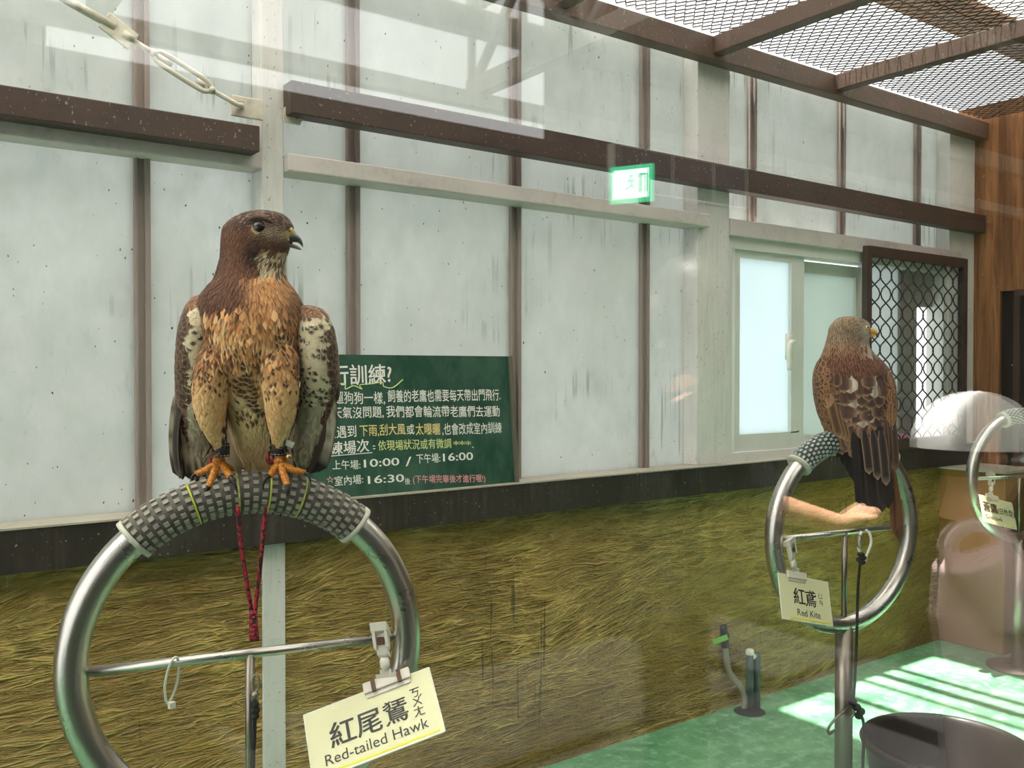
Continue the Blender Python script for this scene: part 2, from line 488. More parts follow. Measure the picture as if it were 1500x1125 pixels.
# roof above the mesh: pale translucent sheets with a gap where the sun falls in, battens and rafters
ZR = 3.45
shift = SUNDIR.x / -SUNDIR.z * ZR
gA, gB = 2.98 - shift, 4.12 - shift
struct(MB().box(-4, gA, YG - 0.3, 2.9, ZR, ZR + 0.01), 'roof_sheet', M_ROOF)
struct(MB().box(gB, 6.5, YG - 0.3, 2.9, ZR, ZR + 0.01), 'roof_sheet', M_ROOF)
for xx, w in ((3.33, 0.05), (3.56, 0.035), (3.82, 0.045)):
    struct(MB().box(xx - shift - w / 2, xx - shift + w / 2, YG - 0.3, 2.9, ZR - 0.03, ZR + 0.03), 'roof_batten', M_RAFTER)
ya_, yb_ = at(1385, 46, Z=3.2).y, at(1400, 0, Z=3.2).y
for k in range(3):
    y_ = ya_ + (yb_ - ya_) * (k * 0.36)
    struct(MB().box(2.6 + 0.5 * k, 7.5, y_, y_ + (yb_ - ya_) * 0.33, 3.2, 3.235), 'roof_plank', M_RAFTER)
struct(MB().box(at(1440, 50, Z=3.3).x, 7.5, at(1440, 50, Z=3.3).y - 0.10, at(1440, 50, Z=3.3).y, 3.26, 3.34), 'roof_plank', M_RAFTER)
struct(MB().box(-1, 6.5, YG - 0.25, YG - 0.13, 3.3, 3.42), 'roof_plank', M_RAFTER)

# wooden end wall
m = MB(); y = 2.44; k = 0; zw = at(1424, 164, X=XW).z
YD = at(1486, 500, X=XW).y; ZD = at(1486, 425, X=XW).z
rnd = random.Random(5)
y = 2.52
while y > YG + 0.1:
    w = 0.105 + rnd.uniform(-0.012, 0.012); ya = max(y - w, YG + 0.05)
    lo = 0.0 if ya > YD - 0.02 else ZD
    if ya < YD - 0.75: lo = 0.0
    m.box(XW + rnd.uniform(0, 0.006), XW + 0.03, ya + 0.0015, y, lo, zw + 0.02); y = ya
struct(m, 'wall_right', M_WOOD)
struct(MB().box(XW + 0.031, XW + 0.06, YG, 2.6, 0, zw + 0.02), 'wall_right_backing', M_DARKWALL)
d = struct(MB().box(XW + 0.012, XW + 0.03, YD - 0.74, YD - 0.03, 0.01, ZD - 0.02), 'door_1', M_BLACK)
f = MB(); f.box(XW - 0.012, XW + 0.02, YD - 0.03, YD, 0, ZD); f.box(XW - 0.012, XW + 0.02, YD - 0.77, YD - 0.74, 0, ZD); f.box(XW - 0.012, XW + 0.02, YD - 0.74, YD - 0.03, ZD - 0.03, ZD)
f.build('door_frame', M_SCREENFRAME, d)
h = MB(); h.box(XW - 0.004, XW + 0.012, YD - 0.09, YD - 0.05, 1.52, 1.62); h.build('hinge', M_STEELDULL, d)
# screw heads on the planks
m = MB()
for (px, py) in ((1432, 170), (1448, 152), (1462, 150), (1432, 205), (1446, 222), (1441, 258), (1434, 292), (1448, 325), (1440, 402), (1455, 420), (1462, 420), (1450, 468), (1483, 535), (1437, 233)):
    p = at(px, py, X=XW - 0.001); m.ball(p, 0.0045, 8, 5, (0.5, 1, 1))
w = m.build('wall_screws', M_STEELDULL); w['kind'] = 'structure'
# low painted pillar in the corner
struct(MB().box(4.40, XW, 2.12, YF + 0.01, 0, 0.86), 'pillar', M_PILLAR, bevel=0.006)
struct(MB().box(4.39, XW, 2.11, YF + 0.01, 0.86, 0.872), 'trim_6', M_SILLTOP)

# glass front (the photographer looks through it), with its steel frame
g = struct(MB().box(-2.4, 7.0, YG - 0.004, YG + 0.004, 0.02, zt0 + 0.05), 'window_1', M_GLASS)

# ------------------------------------------------------------------ sliding window in the right bay
def wx(px, Y=2.46): return at(px, 500, Y=Y).x
zwt = at(1070, 346, Y=2.46).z
zwb = Z_SILL1
def frame_bars(x0, x1, z0, z1, w, y0, y1, wb=None, wt=None):
    m = MB(); wb = wb or w; wt = wt or w
    m.box(x0, x0 + w, y0, y1, z0, z1); m.box(x1 - w, x1, y0, y1, z0, z1)
    m.box(x0 + w, x1 - w, y0, y1, z0, z0 + wb); m.box(x0 + w, x1 - w, y0, y1, z1 - wt, z1); return m
X0, X1 = X_P2B, X_P3
win = struct(frame_bars(X0, X1, zwb, zwt, 0.03, 2.44, 2.53, 0.035, 0.05), 'window_2', M_WHITEALU)
xa, xb = wx(1070), wx(1176)
sl = frame_bars(xa + 0.02, xb, zwb + 0.03, zwt - 0.04, 0.03, 2.455, 2.49, 0.075, 0.04)
sl.box(xb - 0.085, xb - 0.03, 2.455, 2.49, zwb + 0.1, zwt - 0.08)
sash = sl.build('sash', M_WHITEALU, win)
MB().box(xa + 0.04, xb - 0.08, 2.47, 2.476, zwb + 0.09, zwt - 0.07).build('pane', M_FROST, sash)
MB().box(xa + 0.04, xb - 0.08, 2.462, 2.47, at(1100, 364, Y=2.46).z, zwt - 0.04).build('reveal_shade', simple('painted_reveal_shade', (168, 170, 164), 0.6), sash)  # grey strip standing in for the shade in the reveal above the pane
hp = at(1156, 508, Y=2.45)
hd = MB(); hd.box(hp.x - 0.02, hp.x + 0.02, 2.448, 2.456, hp.z - 0.055, hp.z + 0.055)
hd.tube([(hp.x - 0.005, 2.45, hp.z + 0.02), (hp.x - 0.005, 2.42, hp.z + 0.02)], 0.011, 10)
hd.tube(smooth_path([(hp.x - 0.005, 2.42, hp.z + 0.02), (hp.x - 0.045, 2.412, hp.z + 0.012), (hp.x - 0.05, 2.412, hp.z - 0.03), (hp.x - 0.045, 2.413, hp.z - 0.10)], 4), 0.010, 10)
hd.build('window_handle', M_WHITEPL, win, smooth=True)
xa2, xb2 = xb - 0.01, wx(1266)
s2 = frame_bars(xa2, xb2 + 0.03, zwb + 0.03, zwt - 0.06, 0.045, 2.495, 2.525, 0.05, 0.05).build('sash', M_WHITEALU, win)
MB().box(xa2 + 0.04, xb2 - 0.01, 2.507, 2.513, zwb + 0.07, zwt - 0.1).build('pane', M_GREENPANE, s2)
# behind the screen: frosted leaf, grey stile, open gap, grey curtain
xg0, xg1 = at(1337, 500, Y=2.52).x, at(1373, 500, Y=2.52).x
MB().box(xb2 + 0.03, at(1316, 500, Y=2.52).x, 2.51, 2.516, zwb + 0.03, zwt - 0.04).build('pane', translucent('grey_window', (0.8, 0.84, 0.84), 0.5), s2)
MB().box(at(1315, 500, Y=2.51).x, xg0, 2.50, 2.54, zwb + 0.03, zwt - 0.03).build('stile', simple('grey_stile', (150, 148, 142), 0.5), win)
MB().box(xg0, xg1, 2.50, 2.54, zwt - 0.22, zwt - 0.03).build('stile', simple('grey_header', (156, 152, 146), 0.5), win)
m = MB(); n = 16
for i in range(n):
    xa_ = xg1 + (X1 - xg1) * i / n; xb_ = xg1 + (X1 - xg1) * (i + 1) / n
    m.box(xa_, xb_, 2.512 + 0.006 * (i % 2), 2.53, zwb + 0.03, zwt - 0.05)
m.build('curtain', translucent('grey_curtain', (0.6, 0.56, 0.56), 0.4), win)

# dark security screen hinged in front of the window
xs0, xs1 = at(1266, 500, Y=2.41).x, at(1413, 500, Y=2.41).x
zs1 = at(1268, 360, Y=2.41).z; zs0 = at(1400, 651, Y=2.41).z
scr = thing('window_screen', (xs0, 2.41, zs0), 'dark brown framed security screen of diamond mesh over the open window', 'window screen')
frame_bars(xs0, xs1, zs0, zs1, 0.035, 2.395, 2.425, 0.05, 0.045).build('screen_frame', M_SCREENFRAME, scr, bevel=0.002)
m = MB(); ncol, nrow = 9, 5; cw = (xs1 - xs0 - 0.06) / ncol; ch = (zs1 - zs0 - 0.08) / nrow
for i in range(ncol):
    for sg in (-1, 1):
        path = []
        for j in range(nrow * 8 + 1):
            t = j / 8; tri = math.cos(PI * t * 2)      # one diamond per row
            tri = math.copysign(abs(tri) ** 0.8, tri)
            path.append((xs0 + 0.03 + (i + 0.5) * cw + sg * tri * cw * 0.5, 2.408 + 0.002 * sg, zs0 + 0.04 + t * ch))
        m.tube(path, 0.0036, 5)
m.build('diamond_mesh', M_BLACKWIRE, scr, smooth=True)

# ------------------------------------------------------------------ the visitors' hall behind the camera (seen mirrored in the glass)
YH = -3.2
struct(MB().box(-6, 10, YH - 0.1, YH, 0, 2.75), 'wall_front', M_DARKWALL)
struct(MB().box(9.9, 10, YH, YG - 0.05, 0, 3.83), 'wall_hall_end', M_DARKWALL)
for yy, zz, hh in ((-0.3, 3.55, 0.10), (-1.25, 3.62, 0.07), (-2.2, 3.7, 0.10), (-3.05, 3.2, 0.14), (-3.05, 2.8, 0.08)):
    struct(MB().box(-6, 10, yy - 0.04, yy + 0.04, zz, zz + hh), 'roof_purlin', M_TRUSS)
M_DARKROOF = simple('dark_roof', (58, 56, 54), 0.8)
struct(MB().box(-6, 0.7, YH - 0.1, YG - 0.3, 3.84, 3.86), 'roof_sheet', M_DARKROOF)
struct(MB().box(3.5, 10, YH - 0.1, YG - 0.3, 3.84, 3.86), 'roof_sheet', M_DARKROOF)
struct(MB().box(3.5, 10, YH - 0.1, YH, 2.76, 3.84), 'wall_gable', M_DARKWALL)
struct(MB().box(-6, 0.7, YH - 0.1, YH, 2.76, 3.84), 'wall_gable', M_DARKWALL)
struct(MB().box(0.7, 3.5, YH - 0.1, -2.2, 3.84, 3.85), 'roof_sheet', M_ROOF)


def truss(x):
    m = MB()
    m.beam((x, YG - 0.35, 2.95), (x, YH, 2.95), 0.08, 0.10)
    m.beam((x, YG - 0.35, 3.45), (x, YH, 3.45), 0.08, 0.09)
    n = 7
    for i in range(n):
        ya = YG - 0.35 + (YH - YG + 0.35) * i / n; yb = YG - 0.35 + (YH - YG + 0.35) * (i + 1) / n
        if i % 2: m.beam((x, ya, 2.95), (x, yb, 3.45), 0.04, 0.04, (1, 0, 0))
        else: m.beam((x, ya, 3.45), (x, yb, 2.95), 0.04, 0.04, (1, 0, 0))
        m.beam((x, yb, 2.95), (x, yb, 3.45), 0.035, 0.035, (1, 0, 0))
    return struct(m, 'roof_truss', M_TRUSS)


for x in (-1.6, 0.9, 2.9): truss(x)


def mirrored(p): return Vector((p.x, 2 * YG - p.y, p.z))


# green emergency sign and a notice panel hung from the hall roof
ep = mirrored(at(925, 270, depth=4.9))
ex = thing('exit_sign', ep, 'green framed emergency exit light hung from the hall roof, mirrored in the glass', 'exit sign', rz=1.1); ex.scale = (0.7, 0.7, 0.7)
green = Mat('sign_green', (20, 150, 90), 0.5); green.b.inputs['Emission Color'].default_value = (0.02, 0.55, 0.25, 1); green.b.inputs['Emission Strength'].default_value = 3.0; green = green.m
m = MB(); m.box(-0.17, 0.17, -0.02, 0.02, -0.14, 0.14); m.build('sign_case', green, ex, world=False)
lit = Mat('lit_sign', (235, 255, 245)); lit.b.inputs['Emission Color'].default_value = (0.85, 1, 0.92, 1); lit.b.inputs['Emission Strength'].default_value = 3.5
for sgn in (-1, 1):
    pl = MB().box(-0.14, 0.14, *sorted((0.0205 * sgn, 0.024 * sgn)), -0.11, 0.11).build('sign_face', lit.m, ex, world=False)
    m = MB(); yy = 0.026 * sgn                       # running figure and doorway
    m.ball((0.0, yy, 0.05), 0.014, 10, 6, (1, 0.2, 1))
    m.beam((0.0, yy, 0.035), (0.012, yy, -0.01), 0.004, 0.022, (1, 0, 0)); m.beam((0.012, yy, -0.01), (-0.02, yy, -0.035), 0.004, 0.013, (1, 0, 0)); m.beam((-0.02, yy, -0.035), (-0.05, yy, -0.04), 0.004, 0.011, (1, 0, 0))
    m.beam((0.012, yy, -0.01), (0.035, yy, -0.04), 0.004, 0.013, (1, 0, 0)); m.beam((0.035, yy, -0.04), (0.03, yy, -0.07), 0.004, 0.011, (1, 0, 0))
    m.beam((0.0, yy, 0.03), (-0.035, yy, 0.012), 0.004, 0.010, (1, 0, 0)); m.beam((0.0, yy, 0.03), (0.035, yy, 0.02), 0.004, 0.010, (1, 0, 0))
    m.box(0.07, 0.085, yy - 0.002, yy + 0.002, -0.07, 0.07); m.box(0.12, 0.13, yy - 0.002, yy + 0.002, -0.07, 0.07); m.box(0.07, 0.13, yy - 0.002, yy + 0.002, 0.058, 0.07)
    m.build('pictogram', green, pl, world=False)
for q in (-0.1, 0.1): MB().tube([(q, 0, 0.13), (q, 0, 2.05)], 0.006, 6).build('hanger', M_TRUSS, ex, world=False)
npnt = mirrored(at(998, 262, depth=5.4))
nb = thing('notice_panel', npnt, 'long dark panel edged with pale strips, hung beside the green exit sign', 'notice panel')
MB().box(-0.55, 0.55, -0.02, 0.02, -0.12, 0.12).build('panel_board', simple('panel_dark', (40, 38, 58), 0.5), nb, world=False)
m = MB()
for z in (-0.125, 0.12): m.box(-0.56, 0.56, -0.026, 0.026, z, z + 0.008)
for x in (-0.56, -0.1, 0.25, 0.552): m.box(x, x + 0.008, -0.026, 0.026, -0.12, 0.12)
m.build('edging', M_WHITEPL, nb, world=False)
for q in (-0.4, 0.4): MB().tube([(q, 0, 0.12), (q, 0, 1.2)], 0.006, 6).build('hanger', M_TRUSS, nb, world=False)

# ------------------------------------------------------------------ ring perches
RR, RT, ZC = 0.275, 0.0255, 0.868       # ring centre line, tube radius, height of the ring centre
PAD_R = 0.033


def ring_pt(a, r=RR, y=0.0): return Vector((r * math.sin(a), y, ZC + r * math.cos(a)))


def make_perch(label, pad_mat, knob_mat, tie_mat, loc, rz, pad_deg=(-41, 41), rows=26):
    root = thing('ring_perch', loc, label, 'perch', 'steel ring perches', rz)
    MB().tube([ring_pt(2 * PI * k / 96) for k in range(96)], RT, 20, closed=True).build('ring', M_STEEL, root, True, world=False)
    zb = ZC - RR + RT * 0.6
    MB().tube([(-RR + 0.005, 0, ZC), (RR - 0.005, 0, ZC)], 0.0082, 12).build('crossbar', M_STEEL, root, True, world=False)
    MB().tube([(0, 0, ZC), (0, 0, zb)], 0.0085, 12).build('inner_post', M_STEELDULL, root, True, world=False)
    MB().tube([(0, 0, 0.012), (0, 0, ZC - RR)], 0.0255, 20).build('post', M_STEELDULL, root, True, world=False)
    MB().lathe([(0.0, 0.0), (0.13, 0.0), (0.13, 0.008), (0.03, 0.014), (0.0, 0.014)], seg=40).build('base_plate', M_STEELDULL, root, True, world=False)
    a0, a1 = math.radians(pad_deg[0]), math.radians(pad_deg[1])
    pad = MB().tube([ring_pt(a0 + (a1 - a0) * k / 40) for k in range(41)], PAD_R, 24).build('pad', pad_mat, root, True, world=False)
    m = MB(); ncirc = 16
    for i in range(rows):
        a = a0 + (a1 - a0) * (i + 0.7) / (rows + 0.4)
        tan = Vector((math.cos(a), 0, -math.sin(a))); rad = Vector((math.sin(a), 0, math.cos(a)))
        for j in range(ncirc):
            if i % 2 == 0 or True:
                b = 2 * PI * (j + 0.5 * (i % 2)) / ncirc
                nrm = rad * math.cos(b) + Vector((0, 1, 0)) * math.sin(b)
                cir = -rad * math.sin(b) + Vector((0, 1, 0)) * math.cos(b)
                c = ring_pt(a) + nrm * (PAD_R + 0.0012)
                wsc = (RR + PAD_R * math.cos(b)) / RR
                m.obox(c, tan * 0.0042 * wsc, cir * 0.0034, nrm * 0.0024)
    m.build('tread_knobs', knob_mat, pad, world=False)
    for ang in (a0, a1):
        tan = Vector((math.cos(ang), 0, -math.sin(ang))); c = ring_pt(ang)
        MB().tube([c - tan * 0.004, c + tan * 0.004], PAD_R + 0.0045, 24).build('end_collar', M_EDGE, pad, True, world=False)
    for t in (0.27, 0.45, 0.58, 0.72):
        a = a0 + (a1 - a0) * t; pts = []
        rad = Vector((math.sin(a), 0, math.cos(a)))
        for k in range(24):
            b = 2 * PI * k / 24; pts.append(ring_pt(a) + (rad * math.cos(b) + Vector((0, 1, 0)) * math.sin(b)) * (PAD_R + 0.0022))
        MB().tube(pts, 0.0018, 6, closed=True).build('tie_band', tie_mat, pad, world=False)
    return root


M_EDGE = simple('pad_edge', (190, 190, 176), 0.6)
M_PADG = simple('grey_rubber', (96, 93, 84), 0.7); M_KNOBG = simple('grey_knob', (150, 147, 136), 0.6)
M_PADD = simple('dark_green_rubber', (44, 58, 54), 0.6); M_KNOBD = simple('pale_knob', (168, 178, 170), 0.5)
M_LIME = simple('lime_tie', (176, 190, 62), 0.5)
R1 = (0.547, 1.516, 0); A1 = math.radians(-13.5)
R2 = (2.391, 1.617, 0); A2 = math.radians(-9.3)
R3 = (4.28, 2.0, 0.0); A3 = math.radians(-17)
perch1 = make_perch('steel ring perch under the larger hawk, padded with grey knobbly rubber and lime ties', M_PADG, M_KNOBG, M_LIME, R1, A1)
perch2 = make_perch('steel ring perch under the red kite, padded with dark green rubber with pale knobs', M_PADD, M_KNOBD, M_PADD, R2, A2)
perch3 = make_perch('empty steel ring perch by the wooden wall, with a goshawk name card', M_PADD, M_KNOBD, M_PADD, R3, A3, (-20, 20), 13)


def on_perch(root, x, y, z):
    return root.location + Matrix.Rotation(root.rotation_euler.z, 3, 'Z') @ Vector((x, y, z))


# ------------------------------------------------------------------ lettering
def text_mesh(body, size=1.0, align='LEFT', bold=0.0, spacing=1.0):
    cu = bpy.data.curves.new('lettering', 'FONT'); cu.body = body; cu.size = size; cu.align_x = align; cu.resolution_u = 3; cu.space_character = spacing
    ob = bpy.data.objects.new('lettering', cu); COL.objects.link(ob)
    dg = bpy.context.evaluated_depsgraph_get()
    me = bpy.data.meshes.new_from_object(ob.evaluated_get(dg))
    vs = [v.co.copy() for v in me.vertices]; fs = [tuple(p.vertices) for p in me.polygons]
    bpy.data.objects.remove(ob); bpy.data.meshes.remove(me); bpy.data.curves.remove(cu)
    m = MB()
    for dx, dy in (((0, 0),) if not bold else ((-bold, 0), (bold, 0), (0, bold * 0.6), (0, -bold * 0.6))):
        m.add([v + Vector((dx, dy, 0)) for v in vs], fs)
    return m


def lay(dst, m, o, ex, ey, nrm):
    """put a flat lettering on the plane with origin o and unit axes ex (right), ey (up); doubled and joined into a thin slab"""
    dst.add([o + ex * v.x + ey * v.y + nrm * (0.0004 + 0.00012 * (k % 4)) for k, v in enumerate(m.v)], m.f)


def letters_width(m): return max(v.x for v in m.v) - min(v.x for v in m.v)


# ------------------------------------------------------------------ name cards with their clips
def name_card(label, tl, exv, eyv, clip_u, bar_pt, items, rods=2):
    """tl: top left corner; exv, eyv: edge vectors (right, down); items: (text, u, v, height share, kind)"""
    tl = Vector(tl); exv = Vector(exv); eyv = Vector(eyv)
    W, H = exv.length, eyv.length; ex = exv / W; n = ex.cross(-eyv / H).normalized()
    up = n.cross(ex)                     # in-plane, square to ex
    root = thing('name_card', tl + exv / 2 + eyv, label, 'name card', 'name cards on the perches')
    c = tl + exv / 2 + eyv / 2
    up2 = -eyv / H
    card = MB().obox(c, exv / 2, eyv / 2, n * 0.0012).build('card', M_CARD, root)
    m = MB()
    for a, b in ((tl, tl + exv), (tl + exv, tl + exv + eyv), (tl + exv + eyv, tl + eyv), (tl + eyv, tl)): m.tube([a, b], 0.0016, 6)
    m.build('card_sleeve', M_CARDEDGE, root)
    dst = MB()
    for (txt, u, v, hs, bold, al) in items:
        mm = text_mesh(txt, hs * H, al, bold * hs * H)
        lay(dst, mm, tl + exv * u + eyv * v + n * 0.0013, ex, up2, n)
    dst.build('lettering', M_INK, card)
    MB().obox(tl + exv * 0.56 + eyv * 0.955 + n * 0.0013, exv * 0.41, eyv * 0.014, n * 0.0004).build('stripe', M_YELLOW, card)
    # clip: jaw on the card, stem, joint, jaw on the bar
    jc = tl + exv * clip_u
    bar_pt = Vector(bar_pt)
    m = MB(); jw = W * 0.185 if W > 0.15 else W * 0.22
    m.obox(jc - eyv * 0.02 + n * 0.005, ex * jw, up2 * 0.010, n * 0.0035); m.obox(jc + eyv * 0.07 + n * 0.003, ex * jw * 0.96, up2 * 0.007, n * 0.0008)
    stem = bar_pt - jc; sd = stem.normalized(); side = sd.cross(n).normalized()
    m.obox(jc + stem * 0.10, side * 0.020, sd * 0.007, n * 0.003)
    m.obox(jc + stem * 0.18, side * 0.011, sd * 0.007, n * 0.003)
    m.obox(jc + stem * 0.60, side * 0.011, stem * 0.10, n * 0.006); m.obox(jc + stem * 0.82, side * 0.014, stem * 0.16, n * 0.004)
    m.obox(jc + stem * 0.99, side * 0.0155, sd * 0.008, n * 0.013)
    for q in (-0.011, 0.011): m.obox(jc + stem * 0.80 + side * q + n * 0.006, side * 0.003, stem * 0.2, n * 0.006)
    clip = m.build('clip', M_CLEARPL, root, bevel=0.0012)
    MB().tube([jc + stem * 0.26, jc + stem * 0.32, jc + stem * 0.42, jc + stem * 0.48], [0.006, 0.009, 0.009, 0.007], 12).build('swivel_joint', M_WHITEPL, clip, True)
    for q in (-0.55, 0.55)[:rods]:
        MB().obox(jc + ex * jw * q - eyv * 0.01 + n * 0.010, ex * 0.0035, up2 * 0.012, n * 0.002).build('spring', M_RUST, clip)
    MB().obox(jc + stem * 0.74 + n * 0.009, side * 0.006, sd * 0.006, n * 0.002).build('spring', M_RUST, clip)
    return root


def card_corners(tl, tr, bl, D, a):
    """rectangular card through three corner pixels: the right corner lies a metres deeper than the left, the lower one where the corner is square"""
    p = at(*tl, depth=D); q = at(*tr, depth=D + a); lo, hi = -0.4, 0.4
    f = lambda b: (q - p).dot(at(*bl, depth=D + b) - p)
    if f(lo) * f(hi) > 0: b = 0.0
    else:
        for _ in range(50):
            mid = (lo + hi) / 2
            if f(lo) * f(mid) <= 0: hi = mid
            else: lo = mid
        b = (lo + hi) / 2
    r = at(*bl, depth=D + b)
    return p, q - p, r - p


D1 = 1.60
name_card('pale yellow card reading Red-tailed Hawk, tilted under the large hawk', *card_corners((445, 1048), (628, 978), (459, 1146), D1, 0.015), 0.67,
          at(557, 922, depth=1.615),
          [('紅', 0.165, 0.62, 0.40, 0.016, 'LEFT'), ('尾', 0.375, 0.615, 0.39, 0.016, 'LEFT'), ('鵟', 0.585, 0.605, 0.38, 0.012, 'LEFT'),
           ('ㄎ', 0.81, 0.36, 0.17, 0.006, 'LEFT'), ('ㄨ', 0.81, 0.50, 0.17, 0.006, 'LEFT'), ('ˊ', 0.875, 0.50, 0.2, 0.006, 'LEFT'), ('ㄤ', 0.81, 0.65, 0.17, 0.006, 'LEFT'),
           ('Red-tailed Hawk', 0.50, 0.86, 0.225, 0.0, 'CENTER')])
D2 = 2.57
name_card('pale yellow card reading Red Kite, clipped to the ring under the kite', *card_corners((1139.5, 839.5), (1212, 853), (1146, 906), D2, 0.10), 0.35,
          at(1156, 793, depth=2.585),
          [('紅', 0.25, 0.60, 0.40, 0.014, 'LEFT'), ('鳶', 0.475, 0.61, 0.40, 0.012, 'LEFT'), ('ㄩ', 0.76, 0.42, 0.15, 0.006, 'LEFT'), ('ㄢ', 0.76, 0.58, 0.15, 0.006, 'LEFT'),
           ('Red Kite', 0.53, 0.88, 0.22, 0.0, 'CENTER')], rods=0)
D3 = 4.02
name_card('pale yellow card naming the goshawk, on the ring by the wooden wall', *card_corners((1434, 724.5), (1482, 737), (1441, 764), D3, 0.09), 0.37,
          at(1451, 695, depth=4.1),
          [('蒼鷹', 0.05, 0.55, 0.40, 0.014, 'LEFT'), ('(白色型)', 0.48, 0.54, 0.26, 0.012, 'LEFT'), ('Goshawk', 0.08, 0.85, 0.24, 0.004, 'LEFT')], rods=0)


# ------------------------------------------------------------------ cable ties, leashes, hardware
def loop_tie(label, top, length, width, r, ax):
    ax = Vector(ax).normalized(); top = Vector(top)
    pts = []
    for k in range(28):
        t = 2 * PI * k / 28; prof = math.sin(t) * (0.5 + 0.5 * (1 - abs(math.cos(t)) ** 3))
        zz = -length / 2 * (1 - math.cos(t)); w = width / 2 * math.sin(t) * (1.0 if math.cos(t) > -0.2 else 1.0 - 0.35 * (-math.cos(t) - 0.2))
        pts.append(top + ax * w + Vector((0, 0, zz)) + Vector((ax.y, -ax.x, 0)) * 0.012 * math.cos(t))
    root = thing('cable_tie', top + Vector((0, 0, -length)), label, 'cable tie')
    MB().tube(pts, r, 8, closed=True).build('strap', M_WHITEPL, root, True)
    MB().obox(top + Vector((0, 0, -length)), ax * 0.005, Vector((ax.y, -ax.x, 0)) * 0.004, Vector((0, 0, 0.005))).build('tie_head', M_WHITEPL, root)
    return root


e1 = Vector((math.cos(A1), math.sin(A1), 0)); e2 = Vector((math.cos(A2), math.sin(A2), 0)); e3 = Vector((math.cos(A3), math.sin(A3), 0))
loop_tie('white cable tie looped over the crossbar under the large hawk', on_perch(perch1, -0.125, 0, ZC + 0.011), 0.082, 0.022, 0.0021, e1 * 0.9 + Vector((0.3, 0.5, 0)))
loop_tie('white cable tie hanging on the crossbar of the empty ring perch', on_perch(perch3, 0.065, 0, ZC + 0.011), 0.085, 0.04, 0.0032, e3)

M_CORD = Mat('red_black_cord', (150, 20, 40), 0.7)
wv = M_CORD.n('TexNoise', Scale=1.0, Detail=1.0); M_CORD.put(wv.inputs['Vector'], M_CORD.pos((260, 260, 150)))
M_CORD.base(M_CORD.mix(M_CORD.ramp(wv.outputs['Fac'], (0.5, 0), (0.53, 1)), lin(168, 26, 48), lin(30, 20, 22))); M_CORD = M_CORD.m
M_BLKCORD = simple('black_cord', (30, 27, 26), 0.8)

# red and black leash from the hawk's legs down to the crossbar
DL = 1.53
lt = thing('leash', at(371, 940, depth=1.545), 'red and black braided leash hanging in a V under the large hawk', 'leash')
pA = [at(348, 742, depth=1.51), at(352, 790, depth=1.52), at(361, 850, depth=1.53), at(368, 896, depth=1.535), at(368, 938, depth=1.535)]
pB = [at(389, 742, depth=1.51), at(385, 790, depth=1.52), at(379, 850, depth=1.53), at(374, 896, depth=1.535), at(377, 938, depth=1.535)]
m = MB(); m.tube(smooth_path(pA), 0.0038, 8); m.build('cord', M_CORD, lt, True)
m = MB(); m.tube(smooth_path(pB), 0.0038, 8); m.build('cord', M_CORD, lt, True)
m = MB()
for k in range(7):
    c = at(371.5 + (1 if k % 2 else -1), 898 + k * 6.2, depth=1.529); m.ball(c, 0.0062, 10, 6, (1, 1, 0.8))
m.build('knot', M_CORD, lt, True)
# swivel clip with a black cord under the crossbar
sw = thing('swivel_leash', at(371, 1000, depth=1.535), 'steel swivel clip and black cord hanging beside the inner post under the large hawk', 'leash')
m = MB(); m.tube([at(375 + 5 * math.sin(t), 1000 - 12 * math.cos(t), depth=1.535) for t in [2 * PI * k / 18 for k in range(18)]], 0.0018, 6, closed=True)
m.tube([at(374, 1012, depth=1.535), at(373, 1030, depth=1.535)], 0.0042, 8); m.ball(at(373.5, 1018, depth=1.533), 0.007, 10, 6)
m.build('swivel', M_STEELDULL, sw, True)
m = MB(); m.tube(smooth_path([at(373, 1034, depth=1.535), at(372, 1080, depth=1.535), at(370, 1125, depth=1.53), at(369, 1200, depth=1.53)]), 0.0042, 8)
for k in range(3): m.ball(at(373.5 + (k % 2), 1032 + 8 * k, depth=1.532), 0.0075, 10, 6)
m.build('cord', M_BLKCORD, sw, True)

# kite's leash: white loop on the crossbar, black cord down to a snap ring round the post
DK = 2.66
kl = thing('leash', at(1262, 1110, depth=2.70), 'thin black leash beside the kite perch post, tied to a steel snap ring', 'leash')
pts = [(1262, 778), (1258, 792), (1258, 805), (1263, 814), (1266, 826), (1270, 812), (1276, 796), (1274, 782), (1268, 776)]
MB().tube(smooth_path([at(x, y, depth=DK) for x, y in pts]), 0.0042, 8).build('white_loop', M_WHITEPL, kl, True)
m = MB(); m.tube([at(1259 + 3.5 * math.sin(t), 793 - 9 * math.cos(t), depth=DK - 0.01) for t in [2 * PI * k / 16 for k in range(16)]], 0.002, 6, closed=True); m.build('swivel', M_STEELDULL, kl, True)
m = MB(); m.tube(smooth_path([at(1261, 816, depth=DK), at(1257, 860, depth=DK), at(1255, 930, depth=DK), at(1252, 1000, depth=DK), at(1250, 1026, depth=DK)]), 0.0042, 8)
for (x, y) in ((1261, 812), (1264, 817), (1259, 820), (1263, 824)): m.ball(at(x, y, depth=DK - 0.005), 0.010, 10, 6, (1.1, 1.1, 0.7))
for (x, y) in ((1249, 1028), (1255, 1036), (1261, 1042), (1258, 1048)): m.ball(at(x, y, depth=DK - 0.01), 0.0125, 10, 6, (1.1, 1, 0.9))
m.tube(smooth_path([at(1260, 1045, depth=DK - 0.01), at(1265, 1060, depth=DK - 0.01), at(1265, 1090, depth=DK), at(1263, 1140, depth=DK), at(1262, 1175, depth=DK)]), 0.0045, 8)
m.build('cord', M_BLKCORD, kl, True)
pts = [(1248, 1034), (1236, 1042), (1222, 1055), (1213, 1068), (1215, 1075), (1222, 1070), (1232, 1064)]
dd = [0, -0.035, -0.035, -0.03, -0.01, 0.03, 0.045]
